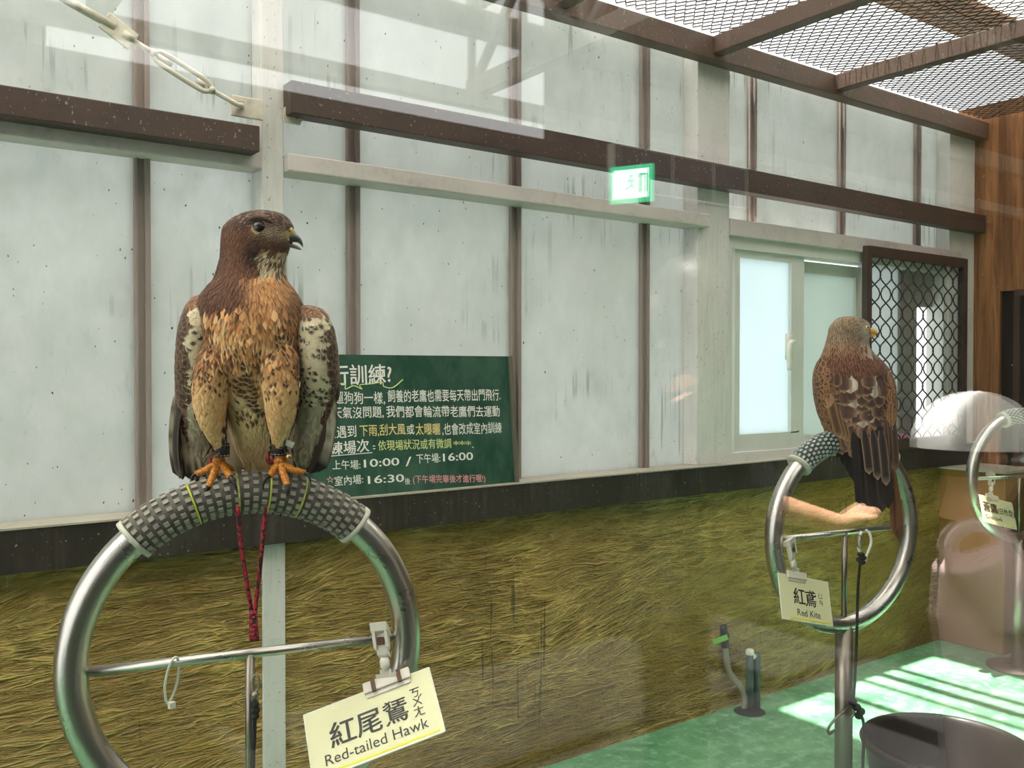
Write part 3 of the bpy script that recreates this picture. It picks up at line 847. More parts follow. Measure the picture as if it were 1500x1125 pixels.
bk = [(1242, 1058), (1250, 1046), (1252, 1036)]
MB().tube(smooth_path([at(x, y, depth=DK + 0.02 + q) for (x, y), q in zip(pts, dd)] + [at(x, y, depth=DK + 0.05) for x, y in bk]), 0.0038, 8).build('snap_ring', M_STEELDULL, kl, True)

# turnbuckle brace, upper left
tb = thing('turnbuckle_brace', at(360, 158, Y=2.38), 'cream painted tie rod with a turnbuckle, running down to the white post', 'tie rod')
M_TB = grimy('cream_rod', (214, 208, 192), (120, 110, 92), 0.5, 0.7, vert=False)
T = lambda x, y: at(x, y, Y=2.36)
MB().tube([T(60, -25), T(97, 0), T(168, 40)], 0.0105, 12).build('upper_rod', M_TB, tb, True)
a, b = T(158, 33), T(190, 58); dirv = (b - a).normalized(); nv = Vector((0, 1, 0)); sdv = dirv.cross(nv).normalized()
MB().obox((a + b) / 2, dirv * 0.040, sdv * 0.024, nv * 0.004).build('gusset_plate', M_TB, tb, bevel=0.002)
MB().tube([T(180, 49), T(196, 59)], 0.010, 10).build('bolt', M_TB, tb, True)
MB().tube([T(192, 57), T(232, 83)], 0.0065, 10).build('threaded_rod', M_TB, tb, True)
MB().tube([T(300, 126), T(345, 152), T(356, 156)], 0.0065, 10).build('threaded_rod', M_TB, tb, True)
m = MB(); A, B = T(225, 78), T(310, 132); L = B - A; dv = L.normalized(); pv = dv.cross(nv).normalized()
prof = [(0, 0.0), (0.06, 0.010), (0.16, 0.015), (0.5, 0.016), (0.84, 0.015), (0.94, 0.010), (1.0, 0.0)]
for sg in (-1, 1): m.tube(smooth_path([A + L * t + pv * sg * w for t, w in prof], 4), 0.0065, 10)
m.ball(A, 0.011, 10, 6); m.ball(B, 0.011, 10, 6)
m.build('turnbuckle', M_TB, tb, True)
m = MB(); m.tube([T(230, 81), T(252, 95)], 0.007, 10); m.build('rod_end', M_TB, tb, True)
m = MB(); m.tube([T(288, 117), T(306, 129)], 0.007, 10); m.build('rod_end', M_TB, tb, True)
m = MB(); m.obox(at(362, 158, Y=2.40), (0.045, 0, 0), (0, 0.004, 0), (0, 0, 0.028)); m.ball(at(352, 155, Y=2.385), 0.012, 10, 6)
m.build('anchor_plate', M_TB, tb, bevel=0.003)
# spare bracket with a hole on the right of the post
m = MB(); c = at(432, 170, Y=2.41)
ring = []
for k in range(16): ring.append((0.0075 * math.cos(2 * PI * k / 16) + 0.006, 0.0075 * math.sin(2 * PI * k / 16)))
out = []
for k in range(16):
    t = 2 * PI * k / 16; x = 0.032 * max(-1, min(1, 1.3 * math.cos(t))); z = 0.022 * max(-1, min(1, 1.3 * math.sin(t)))
    if x > 0.02 and z < -0.01: x -= 0.012
    out.append((x, z))
v = []; f = []
for yy in (0, 0.006):
    v += [c + Vector((x, yy, z)) for x, z in out] + [c + Vector((x, yy, z)) for x, z in ring]
for k in range(16):
    k2 = (k + 1) % 16
    f += [(k, k2, 16 + k2, 16 + k), (32 + k, 48 + k, 48 + k2, 32 + k2), (k, 32 + k, 32 + k2, k2), (16 + k, 16 + k2, 48 + k2, 48 + k)]
m.add(v, f)
tag(m.build('bracket', M_TB), 'small cream bracket plate with a hole, beside the white post under the dark beam', 'bracket')

# chalkboard standing on the sill
YB0, YB1 = 2.415, 2.452           # leans back a little
zc0 = Z_SILL1; P_tr = at(748, 522, Y=YB1); P_br = at(757, 708, Y=YB0)
xl = at(421, 600, Y=2.43).x
zc1 = P_tr.z
cb = thing('chalkboard', ((xl + P_tr.x) / 2, YB0, zc0), 'green chalkboard with white and coloured handwriting, leaning on the black sill behind the hawk', 'chalkboard')
M_BOARD = Mat('green_chalkboard', (40, 84, 66), 0.75, 0, 0.25)
f_ = M_BOARD.noise((9, 9, 5), 7, 0.65)
M_BOARD.base(M_BOARD.mix(M_BOARD.ramp(f_, (0.4, 0), (0.75, 1)), lin(28, 68, 52), lin(70, 104, 88))); M_BOARD = M_BOARD.m
tl, tr, bl, br = Vector((xl, YB1, zc1)), Vector((P_tr.x, YB1, zc1)), Vector((xl, YB0, zc0)), Vector((P_br.x + 0.003, YB0, zc0))
th = Vector((0, 0.012, 0))
board = MB().add([bl, br, tr, tl, bl + th, br + th, tr + th, tl + th], [(0, 1, 2, 3), (7, 6, 5, 4), (0, 4, 5, 1), (1, 5, 6, 2), (2, 6, 7, 3), (3, 7, 4, 0)]).build('board', M_BOARD, cb)
m = MB(); m.beam(br + Vector((-0.006, -0.002, 0)), tr + Vector((-0.006, -0.002, 0)), 0.012, 0.016, (0, 1, 0)); m.build('side_strip', simple('board_strip', (96, 92, 80), 0.6), cb)
M_CHW = simple('white_chalk', (232, 232, 224), 0.9, var=0.15, scale=160); M_CHY = simple('yellow_chalk', (224, 208, 140), 0.9); M_CHG = simple('green_chalk', (208, 220, 150), 0.9); M_CHP = simple('pink_chalk', (226, 160, 160), 0.9)
bn = (br - bl).cross(tl - bl).normalized()


def on_board(px, py):
    d = FWD + RIGHT * ((px - 750) / F) + UP * ((562.5 - py) / F)
    t = (bl - CAMP).dot(bn) / d.dot(bn); return CAMP + d * t


chalk = {}
def write(txt, px0, py0, px1, py1, hpx, mat, thick=0.008):
    """one run of handwriting with its baseline from (px0, py0) to (px1, py1) and glyph height in pixels there"""
    a, b = on_board(px0, py0), on_board(px1, py1); hgt = (on_board(px0, py0 - hpx) - a).length / 0.86
    mm = text_mesh(txt, 1.0, 'LEFT', thick)
    xs = [v.x for v in mm.v]; w = max(xs) - min(xs); xm = min(xs)
    exv = (b - a) / w; upv = (tl - bl).normalized() * hgt
    dst = MB(); chalk[(txt, px0)] = (dst, mat)
    dst.add([a + exv * (v.x - xm) + upv * (v.y + 0.02 * math.sin(v.x * 2.1)) + bn * (0.0006 + 0.0001 * (k % 3)) for k, v in enumerate(mm.v)], mm.f)


def chalk_line(pts, r, mat):
    dst = MB(); chalk[(str(pts[0]), pts[0][0])] = (dst, mat); dst.tube([on_board(x, y) + bn * 0.0006 for x, y in pts], r, 4)


write('飛', 436, 566, 462, 566, 30, M_CHW, 0.012); write('行訓練?', 484, 563, 574, 559, 28, M_CHW, 0.014)
chalk_line(smooth_path([Vector((x, y, 0)) for x, y in ((490, 562), (505, 562), (506, 570), (518, 565), (530, 570), (527, 564), (545, 562), (560, 560), (562, 566), (575, 568), (590, 556))], 5) and
           [(p.x, p.y) for p in smooth_path([Vector((x, y, 0)) for x, y in ((490, 562), (505, 562), (506, 570), (518, 565), (530, 570), (527, 564), (545, 562), (560, 560), (562, 566), (575, 568), (590, 556))], 5)], 0.0016, M_CHG)
write('就像', 440, 591, 475, 591, 17, M_CHW); write('遛狗狗一樣,', 489, 590, 564, 590, 17, M_CHW)
write('飼養的老鷹也需要每天帶出門飛行.', 568, 588, 733, 585, 17, M_CHW)
write('等', 472, 613, 484, 612, 16, M_CHW); write('天氣沒問題,', 487, 612, 562, 610, 16, M_CHW); write('我們都會輪流帶老鷹們去運動', 566, 610, 732, 609, 16, M_CHW)
write('但是遇到', 462, 641, 522, 639, 17, M_CHW); write('下雨,刮大風', 527, 638, 594, 635, 16, M_CHY); write('或', 596, 636, 607, 635, 14, M_CHW); write('太曝曬', 609, 636, 645, 635, 16, M_CHY); write(',也會改成室內訓練', 648, 636, 735, 633, 16, M_CHW)
write('訓練場次', 463, 667, 541, 660, 18, M_CHW, 0.016); chalk_line([(462, 670), (545, 663)], 0.0016, M_CHW); write(':', 546, 658, 550, 658, 10, M_CHW)
write('依現場狀況或有微調', 554, 659, 661, 655, 14, M_CHG); write('***.', 664, 656, 694, 656, 12, M_CHG)
write('上午場:', 487, 687, 528, 686, 13, M_CHW); write('10:00', 533, 685, 585, 681, 14, M_CHW, 0.014); write('/', 594, 683, 603, 681, 15, M_CHW, 0.012)
write('下午場:', 610, 678, 645, 676, 13, M_CHW); write('16:00', 649, 676, 693, 673, 14, M_CHW, 0.014)
write('☆', 478, 707, 489, 707, 10, M_CHP); write('室內場:', 490, 711, 532, 707, 13, M_CHW); write('16:30', 539, 709, 592, 705, 14, M_CHW, 0.014); write('後', 593, 709, 601, 709, 9, M_CHW)
write('(下午場完畢後才進行喔!)', 605, 707, 711, 705, 11, M_CHP)
for mb, mt in chalk.values(): mb.build('handwriting', mt, board)

# pipes by the wall
D = 3.6
base = at(1090, 1040, Z=0.0)
pv = thing('pipe_with_cap', (base.x, base.y, 0), 'grey bent pipe with a black cap and a green tag by the olive wall', 'pipe')
by = base.y; dp = (base - CAMP).dot(FWD)
MB().tube(smooth_path([at(1090, 1040, depth=dp), at(1091, 1020, depth=dp), at(1083, 1003, depth=dp), at(1069, 985, depth=dp), at(1064, 965, depth=dp), at(1062, 945, depth=dp)]), 0.0125, 12).build('pipe_body', simple('grey_pipe', (140, 136, 120), 0.45), pv, True)
m = MB(); m.tube([at(1062, 948, depth=dp), at(1061, 934, depth=dp)], 0.017, 12); m.tube([at(1061, 934, depth=dp), at(1060, 928, depth=dp)], 0.021, 12); m.tube([at(1060, 928, depth=dp), at(1059, 915, depth=dp)], 0.0165, 12); m.build('pipe_cap', M_BLACK, pv, True)
a = at(1044, 941, depth=dp - 0.03); b = at(1066, 933, depth=dp - 0.03); m = MB(); m.beam(a, b, 0.004, 0.020); m.build('pipe_tag', simple('green_tag', (120, 190, 84), 0.5), pv)
M_STUB = grimy('blue_green_pipe', (58, 82, 78), (110, 110, 96), 0.45, 0.7)
for i, (px, pt, lab) in enumerate(((1098, 957, 'blue green pipe stub with a white stopper beside the bent grey pipe'), (1108, 956, 'open blue green pipe stub, the one farther from the bent pipe'))):
    b = at(px, 1040 - i * 3, Z=0); dpt = (b - CAMP).dot(FWD); tpt = at(px, pt, depth=dpt)
    st = thing('pipe_stub', (b.x, b.y, 0), lab, 'pipe', 'pipe stubs by the wall')
    m = MB(); hz = tpt.z; m.lathe([(0.0, 0), (0.0155, 0), (0.0155, hz), (0.0115, hz), (0.0115, hz - 0.05), (0, hz - 0.05)], (b.x, b.y, 0), 20); m.build('pipe_body', M_STUB, st, True)
    if i == 0:
        m = MB(); m.lathe([(0.0, hz - 0.03), (0.0105, hz - 0.03), (0.0165, hz + 0.001), (0.017, hz + 0.012), (0.012, hz + 0.018), (0, hz + 0.018)], (b.x, b.y, 0), 14)
        m.ball((b.x + 0.012, b.y - 0.008, hz - 0.012), 0.012, 8, 6); m.build('stopper', M_WHITEPL, st, True)
m = MB(); c = at(1098, 1042, Z=0); m.lathe([(0, 0), (0.062, 0), (0.045, 0.006), (0, 0.012)], (c.x, c.y, 0.0), 20)
o = m.build('floor_grout', M_BLACK); o['kind'] = 'structure'

# dark water basin
bc = (2.735, 1.489, 0.0)
M_BAS = simple('dark_brown_basin', (38, 31, 26), 0.38, var=0.25)
bs = thing('basin', bc, 'round dark brown water basin on the green floor beside the kite perch', 'basin')
prof = [(0.0, 0.0), (0.19, 0.0), (0.215, 0.05), (0.236, 0.17), (0.247, 0.178), (0.252, 0.19), (0.247, 0.2), (0.236, 0.2), (0.229, 0.185), (0.222, 0.165), (0.2, 0.045), (0.18, 0.022), (0.0, 0.02)]
MB().lathe(prof, bc, 64).build('bowl', M_BAS, bs, True)
# small pink toy bloom on the sill
fp = at(1322, 653, Y=2.43)
fl = thing('pink_flower', (fp.x, 2.43, Z_SILL1), 'tiny pink flower standing on the sill in front of the dark screen', 'flower')
m = MB()
for k in range(7): m.ball((fp.x + 0.014 * math.cos(k * 0.9), 2.425 + 0.010 * math.sin(k * 0.9), Z_SILL1 + 0.05 + 0.006 * (k % 2)), 0.013, 8, 6, (1, 1, 0.7))
m.build('petals', simple('pink_petal', (216, 132, 160), 0.6), fl, True)
m = MB(); m.tube([(fp.x, 2.43, Z_SILL1), (fp.x, 2.428, Z_SILL1 + 0.05)], 0.003, 6)
for k in (-1, 1): m.ball((fp.x + 0.012 * k, 2.428, Z_SILL1 + 0.02), 0.010, 8, 6, (0.8, 0.8, 1.4))
m.build('flower_base', M_WHITEPL, fl, True)

# ------------------------------------------------------------------ birds
def mixc(a, b, t): return tuple(x + (y - x) * t for x, y in zip(a, b))
def sst(a, b, x):
    t = max(0.0, min(1.0, (x - a) / (b - a))); return t * t * (3 - 2 * t)


def feather_mat(name, rough=0.72):
    m = Mat(name, (128, 128, 128), rough, 0, 0.22)
    at_ = m.n('Attribute', attribute_name='Col'); uv = m.n('UVMap')
    mp = m.n('Mapping'); m.put(mp.inputs['Vector'], uv.outputs[0]); mp.inputs['Scale'].default_value = (5, 26, 1); mp.inputs['Rotation'].default_value = (0, 0, 0.25)
    nz = m.n('TexNoise', Scale=1.0, Detail=3.0); m.put(nz.inputs['Vector'], mp.outputs[0])
    f = m.ramp(nz.outputs['Fac'], (0.3, 0.72), (0.7, 1.12))
    m.base(m.mix(1.0, at_.outputs['Color'], f, 'MULTIPLY'))
    m.bump(nz.outputs['Fac'], 0.2, 0.001)
    m.b.inputs['Sheen Weight'].default_value = 0.12
    return m.m


M_FEATHER = feather_mat('feather')
M_SKINBIRD = Mat('plumage_under', (90, 70, 50), 0.85, 0, 0.1)
M_SKINBIRD.base(M_SKINBIRD.n('Attribute', attribute_name='Col').outputs['Color']); M_SKINBIRD = M_SKINBIRD.m
M_FOOT = Mat('yellow_leg_skin', (214, 146, 44), 0.5, 0, 0.4)
_v = M_FOOT.n('TexVoronoi', Scale=260.0); M_FOOT.put(_v.inputs['Vector'], M_FOOT.pos())
M_FOOT.base(M_FOOT.mix(M_FOOT.ramp(_v.outputs['Distance'], (0.1, 1), (0.6, 0)), lin(170, 100, 24), lin(226, 158, 52))); M_FOOT.bump(_v.outputs['Distance'], 0.3, 0.001); M_FOOT = M_FOOT.m
M_TALON = simple('black_talon', (26, 25, 26), 0.25)
M_BEAK = simple('horn_beak', (58, 60, 62), 0.3, var=0.25, scale=60)
M_CERE = simple('yellow_cere', (212, 180, 84), 0.45)
M_EYE = Mat('dark_eye', (10, 9, 8), 0.05, 0, 0.6).m


class Body:
    """a bird built in pixel units of its own (x right, y away, z up), scaled by s on linking"""
    def __init__(s, root, scale): s.root = root; s.s = scale

    def obj(s, mb_or_data, name, mat, parent=None, smooth=True):
        if isinstance(mb_or_data, MB):
            mb = MB(); mb.v = [p * s.s for p in mb_or_data.v]; mb.f = mb_or_data.f
            return mb.build(name, mat, parent or s.root, smooth, world=False)
        v, f, c, uv = mb_or_data
        me = bpy.data.meshes.new(name); me.from_pydata([(p[0] * s.s, p[1] * s.s, p[2] * s.s) for p in v], [], f)
        ca = me.color_attributes.new('Col', 'FLOAT_COLOR', 'POINT')
        ca.data.foreach_set('color', [x for q in c for x in (q[0], q[1], q[2], 1.0)])
        ul = me.uv_layers.new(name='UVMap')
        li = [0] * len(me.loops); me.loops.foreach_get('vertex_index', li)
        ul.data.foreach_set('uv', [x for i in li for x in uv[i]])
        me.polygons.foreach_set('use_smooth', [True] * len(me.polygons)); me.materials.append(mat)
        o = bpy.data.objects.new(name, me); COL.objects.link(o); o.parent = parent or s.root; return o


def cubic(rows, n):
    out = []
    P = [[2 * a - b for a, b in zip(rows[0], rows[1])]] + rows + [[2 * a - b for a, b in zip(rows[-1], rows[-2])]]
    for i in range(1, len(P) - 2):
        for k in range(n):
            t = k / n; a, b, c, d = P[i - 1], P[i], P[i + 1], P[i + 2]
            out.append([0.5 * (2 * q + (r - p) * t + (2 * p - 5 * q + 4 * r - w) * t * t + (3 * q - p - 3 * r + w) * t ** 3) for p, q, r, w in zip(a, b, c, d)])
    out.append(list(rows[-1])); return out


def loft(rows, seg=40, sub=4):
    """rows: (z, cx, cy, half width, depth to the front, depth to the back)"""
    R = cubic([list(map(float, r)) for r in rows], sub); m = MB(); v = []; f = []
    for z, cx, cy, hw, df, db in R:
        hw = max(hw, 0.4); df = max(df, 0.4); db = max(db, 0.4)
        for k in range(seg):
            a = 2 * PI * k / seg; sn = math.sin(a)
            v.append((cx + hw * math.cos(a), cy + (df if sn < 0 else db) * sn, z))
    n = len(R)
    for i in range(n - 1):
        for k in range(seg):
            k2 = (k + 1) % seg; f.append((i * seg + k, i * seg + k2, (i + 1) * seg + k2, (i + 1) * seg + k))
    f.append(tuple(range(seg))); f.append(tuple(reversed([(n - 1) * seg + k for k in range(seg)])))
    return m.add(v, f)


def remeshed(mbs, voxel):
    """one continuous skin from overlapping closed pieces"""
    me = bpy.data.meshes.new('tmp'); v = []; f = []
    for mb in mbs:
        o = len(v); v += [tuple(p) for p in mb.v]; f += [tuple(i + o for i in q) for q in mb.f]
    me.from_pydata(v, [], f)
    bm = bmesh.new(); bm.from_mesh(me); bmesh.ops.recalc_face_normals(bm, faces=bm.faces); bm.to_mesh(me); bm.free()
    o = bpy.data.objects.new('tmp', me); COL.objects.link(o)
    md = o.modifiers.new('r', 'REMESH'); md.mode = 'VOXEL'; md.voxel_size = voxel
    sm = o.modifiers.new('s', 'SMOOTH'); sm.factor = 0.5; sm.iterations = 4
    dg = bpy.context.evaluated_depsgraph_get(); me2 = bpy.data.meshes.new_from_object(o.evaluated_get(dg))
    vs = [v_.co.copy() for v_ in me2.vertices]; fs = [tuple(p.vertices) for p in me2.polygons]
    bpy.data.objects.remove(o); bpy.data.meshes.remove(me); bpy.data.meshes.remove(me2)
    return vs, fs


class Feathers:
    def __init__(s): s.v = []; s.f = []; s.c = []; s.uv = []

    def strip(s, pts, nrms, W, colf, camber=0.12, cols=5, shape='round'):
        """a vane along pts with half width W"""
        n = len(pts); o = len(s.v)
        for i, (p, nn) in enumerate(zip(pts, nrms)):
            t = i / (n - 1)
            tan = (pts[min(i + 1, n - 1)] - pts[max(i - 1, 0)]).normalized()
            sd = nn.cross(tan).normalized()
            if shape == 'round': w = (0.5 + 0.5 * sst(0, 0.45, t)) * math.sqrt(max(0.0, 1 - max(0.0, (t - 0.62) / 0.38) ** 2.2)) + 0.03
            elif shape == 'point': w = (0.45 + 0.55 * sst(0, 0.35, t)) * (1 - max(0, (t - 0.45) / 0.55) ** 1.5) + 0.02
            else: w = (0.5 + 0.5 * sst(0, 0.2, t)) * math.sqrt(max(0.0, 1 - max(0.0, (t - 0.86) / 0.14) ** 2)) + 0.04
            for k in range(cols):
                v = 2 * k / (cols - 1) - 1
                s.v.append(p + sd * (W * w * v) - nn * (camber * W * v * v))
                s.c.append(colf(t, v)); s.uv.append((v * 0.5 + p.x * 0.37, t * 0.3 + p.z * 0.11))
        for i in range(n - 1):
            for k in range(cols - 1):
                a = o + i * cols + k; s.f.append((a, a + 1, a + cols + 1, a + cols))

    def data(s): return s.v, s.f, s.c, s.uv


def pattern(base, kind='plain', dark=(0.02, 0.015, 0.01), edge=(0.4, 0.3, 0.2), jit=0.16, rnd=random):
    j = 1 + rnd.uniform(-jit, jit); base = tuple(x * j for x in base)
    ph = rnd.random()

    def f(t, v):
        c = base
        if kind == 'streak':
            k = sst(0.45, 0.1, abs(v)) * sst(0.05, 0.3, t); c = mixc(base, dark, k * 0.9)
        elif kind == 'spot':
            k = sst(0.85, 0.35, abs(v)) * sst(0.3, 0.6, t) * (1 - sst(0.9, 1.0, t)); c = mixc(base, dark, k)
        elif kind == 'edge':
            k = max(0.8 * sst(0.6, 1.0, abs(v)), sst(0.86, 0.99, t)); c = mixc(mixc(base, dark, 0.55 * (1 - sst(0.0, 0.22, abs(v)))), edge, k * 0.9)
        elif kind == 'bar':
            k = 0.5 + 0.5 * math.sin((t * 4.2 + ph) * 2 * PI + abs(v) * 1.2); c = mixc(base, dark, sst(0.45, 0.8, k))
        elif kind == 'tip':
            c = mixc(base, edge, sst(0.45, 1.0, t))
        return tuple(x * (0.9 + 0.1 * t) for x in c)
    return f


def cover(F_, vs, fs, zone, flow, n_try, rnd, conform=True):
    """clothe a skin in overlapping feathers; zone(p, n) -> None or dict(L, W, lift, col, gap, shape)"""
    bvh = BVHTree.FromPolygons(vs, fs)
    tris = []; cum = []; tot = 0
    for f in fs:
        for k in range(1, len(f) - 1):
            a, b, c = vs[f[0]], vs[f[k]], vs[f[k + 1]]
            nn = (b - a).cross(c - a); A = nn.length / 2
            if A > 0: tot += A; cum.append(tot); tris.append((a, b, c, nn.normalized()))
    import bisect
    cell = 4.0; grid = {}; chosen = []
    for _ in range(n_try):
        a, b, c, nn = tris[min(bisect.bisect(cum, rnd.random() * tot), len(tris) - 1)]
        r1, r2 = math.sqrt(rnd.random()), rnd.random(); p = a * (1 - r1) + b * (r1 * (1 - r2)) + c * (r1 * r2)
        z = zone(p, nn)
        if z is None: continue
        g = z['gap']; R = int(g / cell) + 1
        ci, cj, ck = int(p.x // cell), int(p.y // cell), int(p.z // cell); ok = True
        for i in range(ci - R, ci + R + 1):
            for j in range(cj - R, cj + R + 1):
                for k in range(ck - R, ck + R + 1):
                    for q in grid.get((i, j, k), ()):
                        if (q - p).length < g: ok = False; break
                    if not ok: break
                if not ok: break
            if not ok: break
        if not ok: continue
        grid.setdefault((ci, cj, ck), []).append(p); chosen.append((p, nn, z))
    for p, nn, z in chosen:
        d = flow(p, nn); d = d - nn * d.dot(nn)
        if d.length < 1e-4: continue
        d.normalize(); L = z['L'] * rnd.uniform(0.88, 1.12); n = 6; pts = []; nr = []; q = p.copy(); lastn = nn
        for i in range(n):
            t = i / (n - 1)
            if i:
                dd = d - lastn * d.dot(lastn)
                q2 = q + dd.normalized() * (L / (n - 1))
                loc, n2, _, dist = bvh.find_nearest(q2)
                if loc is None: n2 = lastn; loc = q2
                if (loc - q2).length < L * 0.25 and n2.dot(lastn) > 0.5: q = loc; lastn = n2
                else: q = q2
            pts.append(q + lastn * (0.25 + z['lift'] * (t ** 1.4))); nr.append(lastn.copy())
        tw = rnd.uniform(-0.18, 0.18); sd = nn.cross(d)
        pts = [a + sd * (tw * L * (i / (n - 1)) * 0.5) for i, a in enumerate(pts)]
        F_.strip(pts, nr, z['W'] * rnd.uniform(0.9, 1.1), z['col'], shape=z.get('shape', 'round'))
    return len(chosen)


def long_feather(F_, root, tip, bend, nrm, W, colf, shape='long', n=12, cols=7):
    root = Vector(root); tip = Vector(tip); bend = Vector(bend); pts = []
    for i in range(n):
        t = i / (n - 1); pts.append(root.lerp(tip, t) + bend * (4 * t * (1 - t)))
    nn = Vector(nrm).normalized(); F_.strip(pts, [nn] * n, W, colf, shape=shape, cols=cols, camber=0.10)


def vcol_body(B, vs, fs, colf, name='body'):
    bmn = [Vector((0, 0, 0)) for _ in vs]
    for f in fs:
        a, b, c = vs[f[0]], vs[f[1]], vs[f[2]]; n = (b - a).cross(c - a)
        for i in f: bmn[i] += n
    cols = [colf(p, n.normalized() if n.length else Vector((0, -1, 0))) for p, n in zip(vs, bmn)]
    return B.obj((vs, fs, cols, [(p.x, p.z) for p in vs]), name, M_SKINBIRD)


def talon(m, a, b, c, r): m.tube(smooth_path([a, b, c], 5), [r * (1 - 0.85 * k / 10) for k in range(11)], 8)


# ================================================================== the red-tailed hawk
hs = 1.549 / F                       # metres per pixel at the hawk
hz = EYE - (690 - 542) * hs
hroot_p = CAMP + FWD.normalized() * 0
hl = (375 - 750) * hs
hroot = thing('hawk', (RIGHT.x * hl + _sy * 1.549, RIGHT.y * hl + _cy * 1.549, hz),
              'large brown hawk with a tan breast, facing the glass on the nearest ring perch', 'bird', rz=-YAW)
HB = Body(hroot, hs)
def H(x, y, d=0.0): return Vector((x - 375, d, 690 - y))      # pixel (x, y) at depth offset d (pixels, + away)


trunk = loft([(690 - y, cx - 375, cy, hw, df, db) for y, cx, hw, df, db, cy in (
    (310.5, 386, 8, 8, 8, 0), (314, 386, 26, 20, 20, 0), (322, 383, 40, 29, 29, 0), (334, 380, 50, 35, 35, 0), (348, 378, 51, 37, 37, 0), (362, 375, 49, 37, 37, 0),
    (378, 372, 47, 37, 39, 0), (394, 369, 48, 40, 43, 0), (410, 368, 52, 45, 48, 0), (425, 367, 62, 53, 54, 0), (440, 367, 72, 61, 58, 0), (460, 370, 76, 67, 60, 0),
    (482, 373, 74, 71, 61, 0), (510, 374, 71, 71, 60, 2), (540, 374, 67, 66, 57, 4), (565, 374, 58, 55, 52, 8), (590, 372, 46, 44, 44, 10), (615, 370, 40, 36, 38, 15),
    (640, 368, 35, 28, 30, 24), (665, 367, 30, 19, 22, 33), (690, 367, 22, 10, 15, 42), (706, 366, 10, 5, 8, 45))], 44, 4)
thighs = []
for pts in (((344, 505, -12, 33), (331, 535, -32, 30), (322, 565, -40, 25), (320, 595, -37, 22), (322, 621, -30, 17), (325, 643, -21, 10), (327, 658, -16, 7)),
            ((403, 505, -12, 33), (414, 535, -32, 30), (421, 565, -40, 25), (421, 595, -37, 22), (418, 621, -30, 17), (414, 643, -21, 10), (412, 658, -16, 7))):
    P = cubic([list(map(float, p)) for p in pts], 4); m = MB()
    m.tube([H(p[0], p[1], p[2]) for p in P], [p[3] for p in P], 20); thighs.append(m)
hvs, hfs = remeshed([trunk] + thighs, 2.2)
rn = random.Random(11)
BEAKP = H(436, 348)
BEAKA = H(455, 352)
C = lambda r, g, b: lin(r, g, b)


def leg_side(X, Yi, p):
    """0 none, -1/1 the two feathered legs"""
    if Yi < 522 or p.y > -2: return 0
    for s, line in ((-1, ((344, 505), (328, 545), (321, 580), (321, 615), (326, 660))), (1, ((403, 505), (416, 545), (421, 580), (419, 615), (412, 660)))):
        for (xa, ya), (xb, yb) in zip(line[:-1], line[1:]):
            if ya <= Yi <= yb:
                xc = xa + (xb - xa) * (Yi - ya) / (yb - ya); w = 30 - 20 * sst(560, 655, Yi)
                if abs(X - xc) < w: return s
    return 0


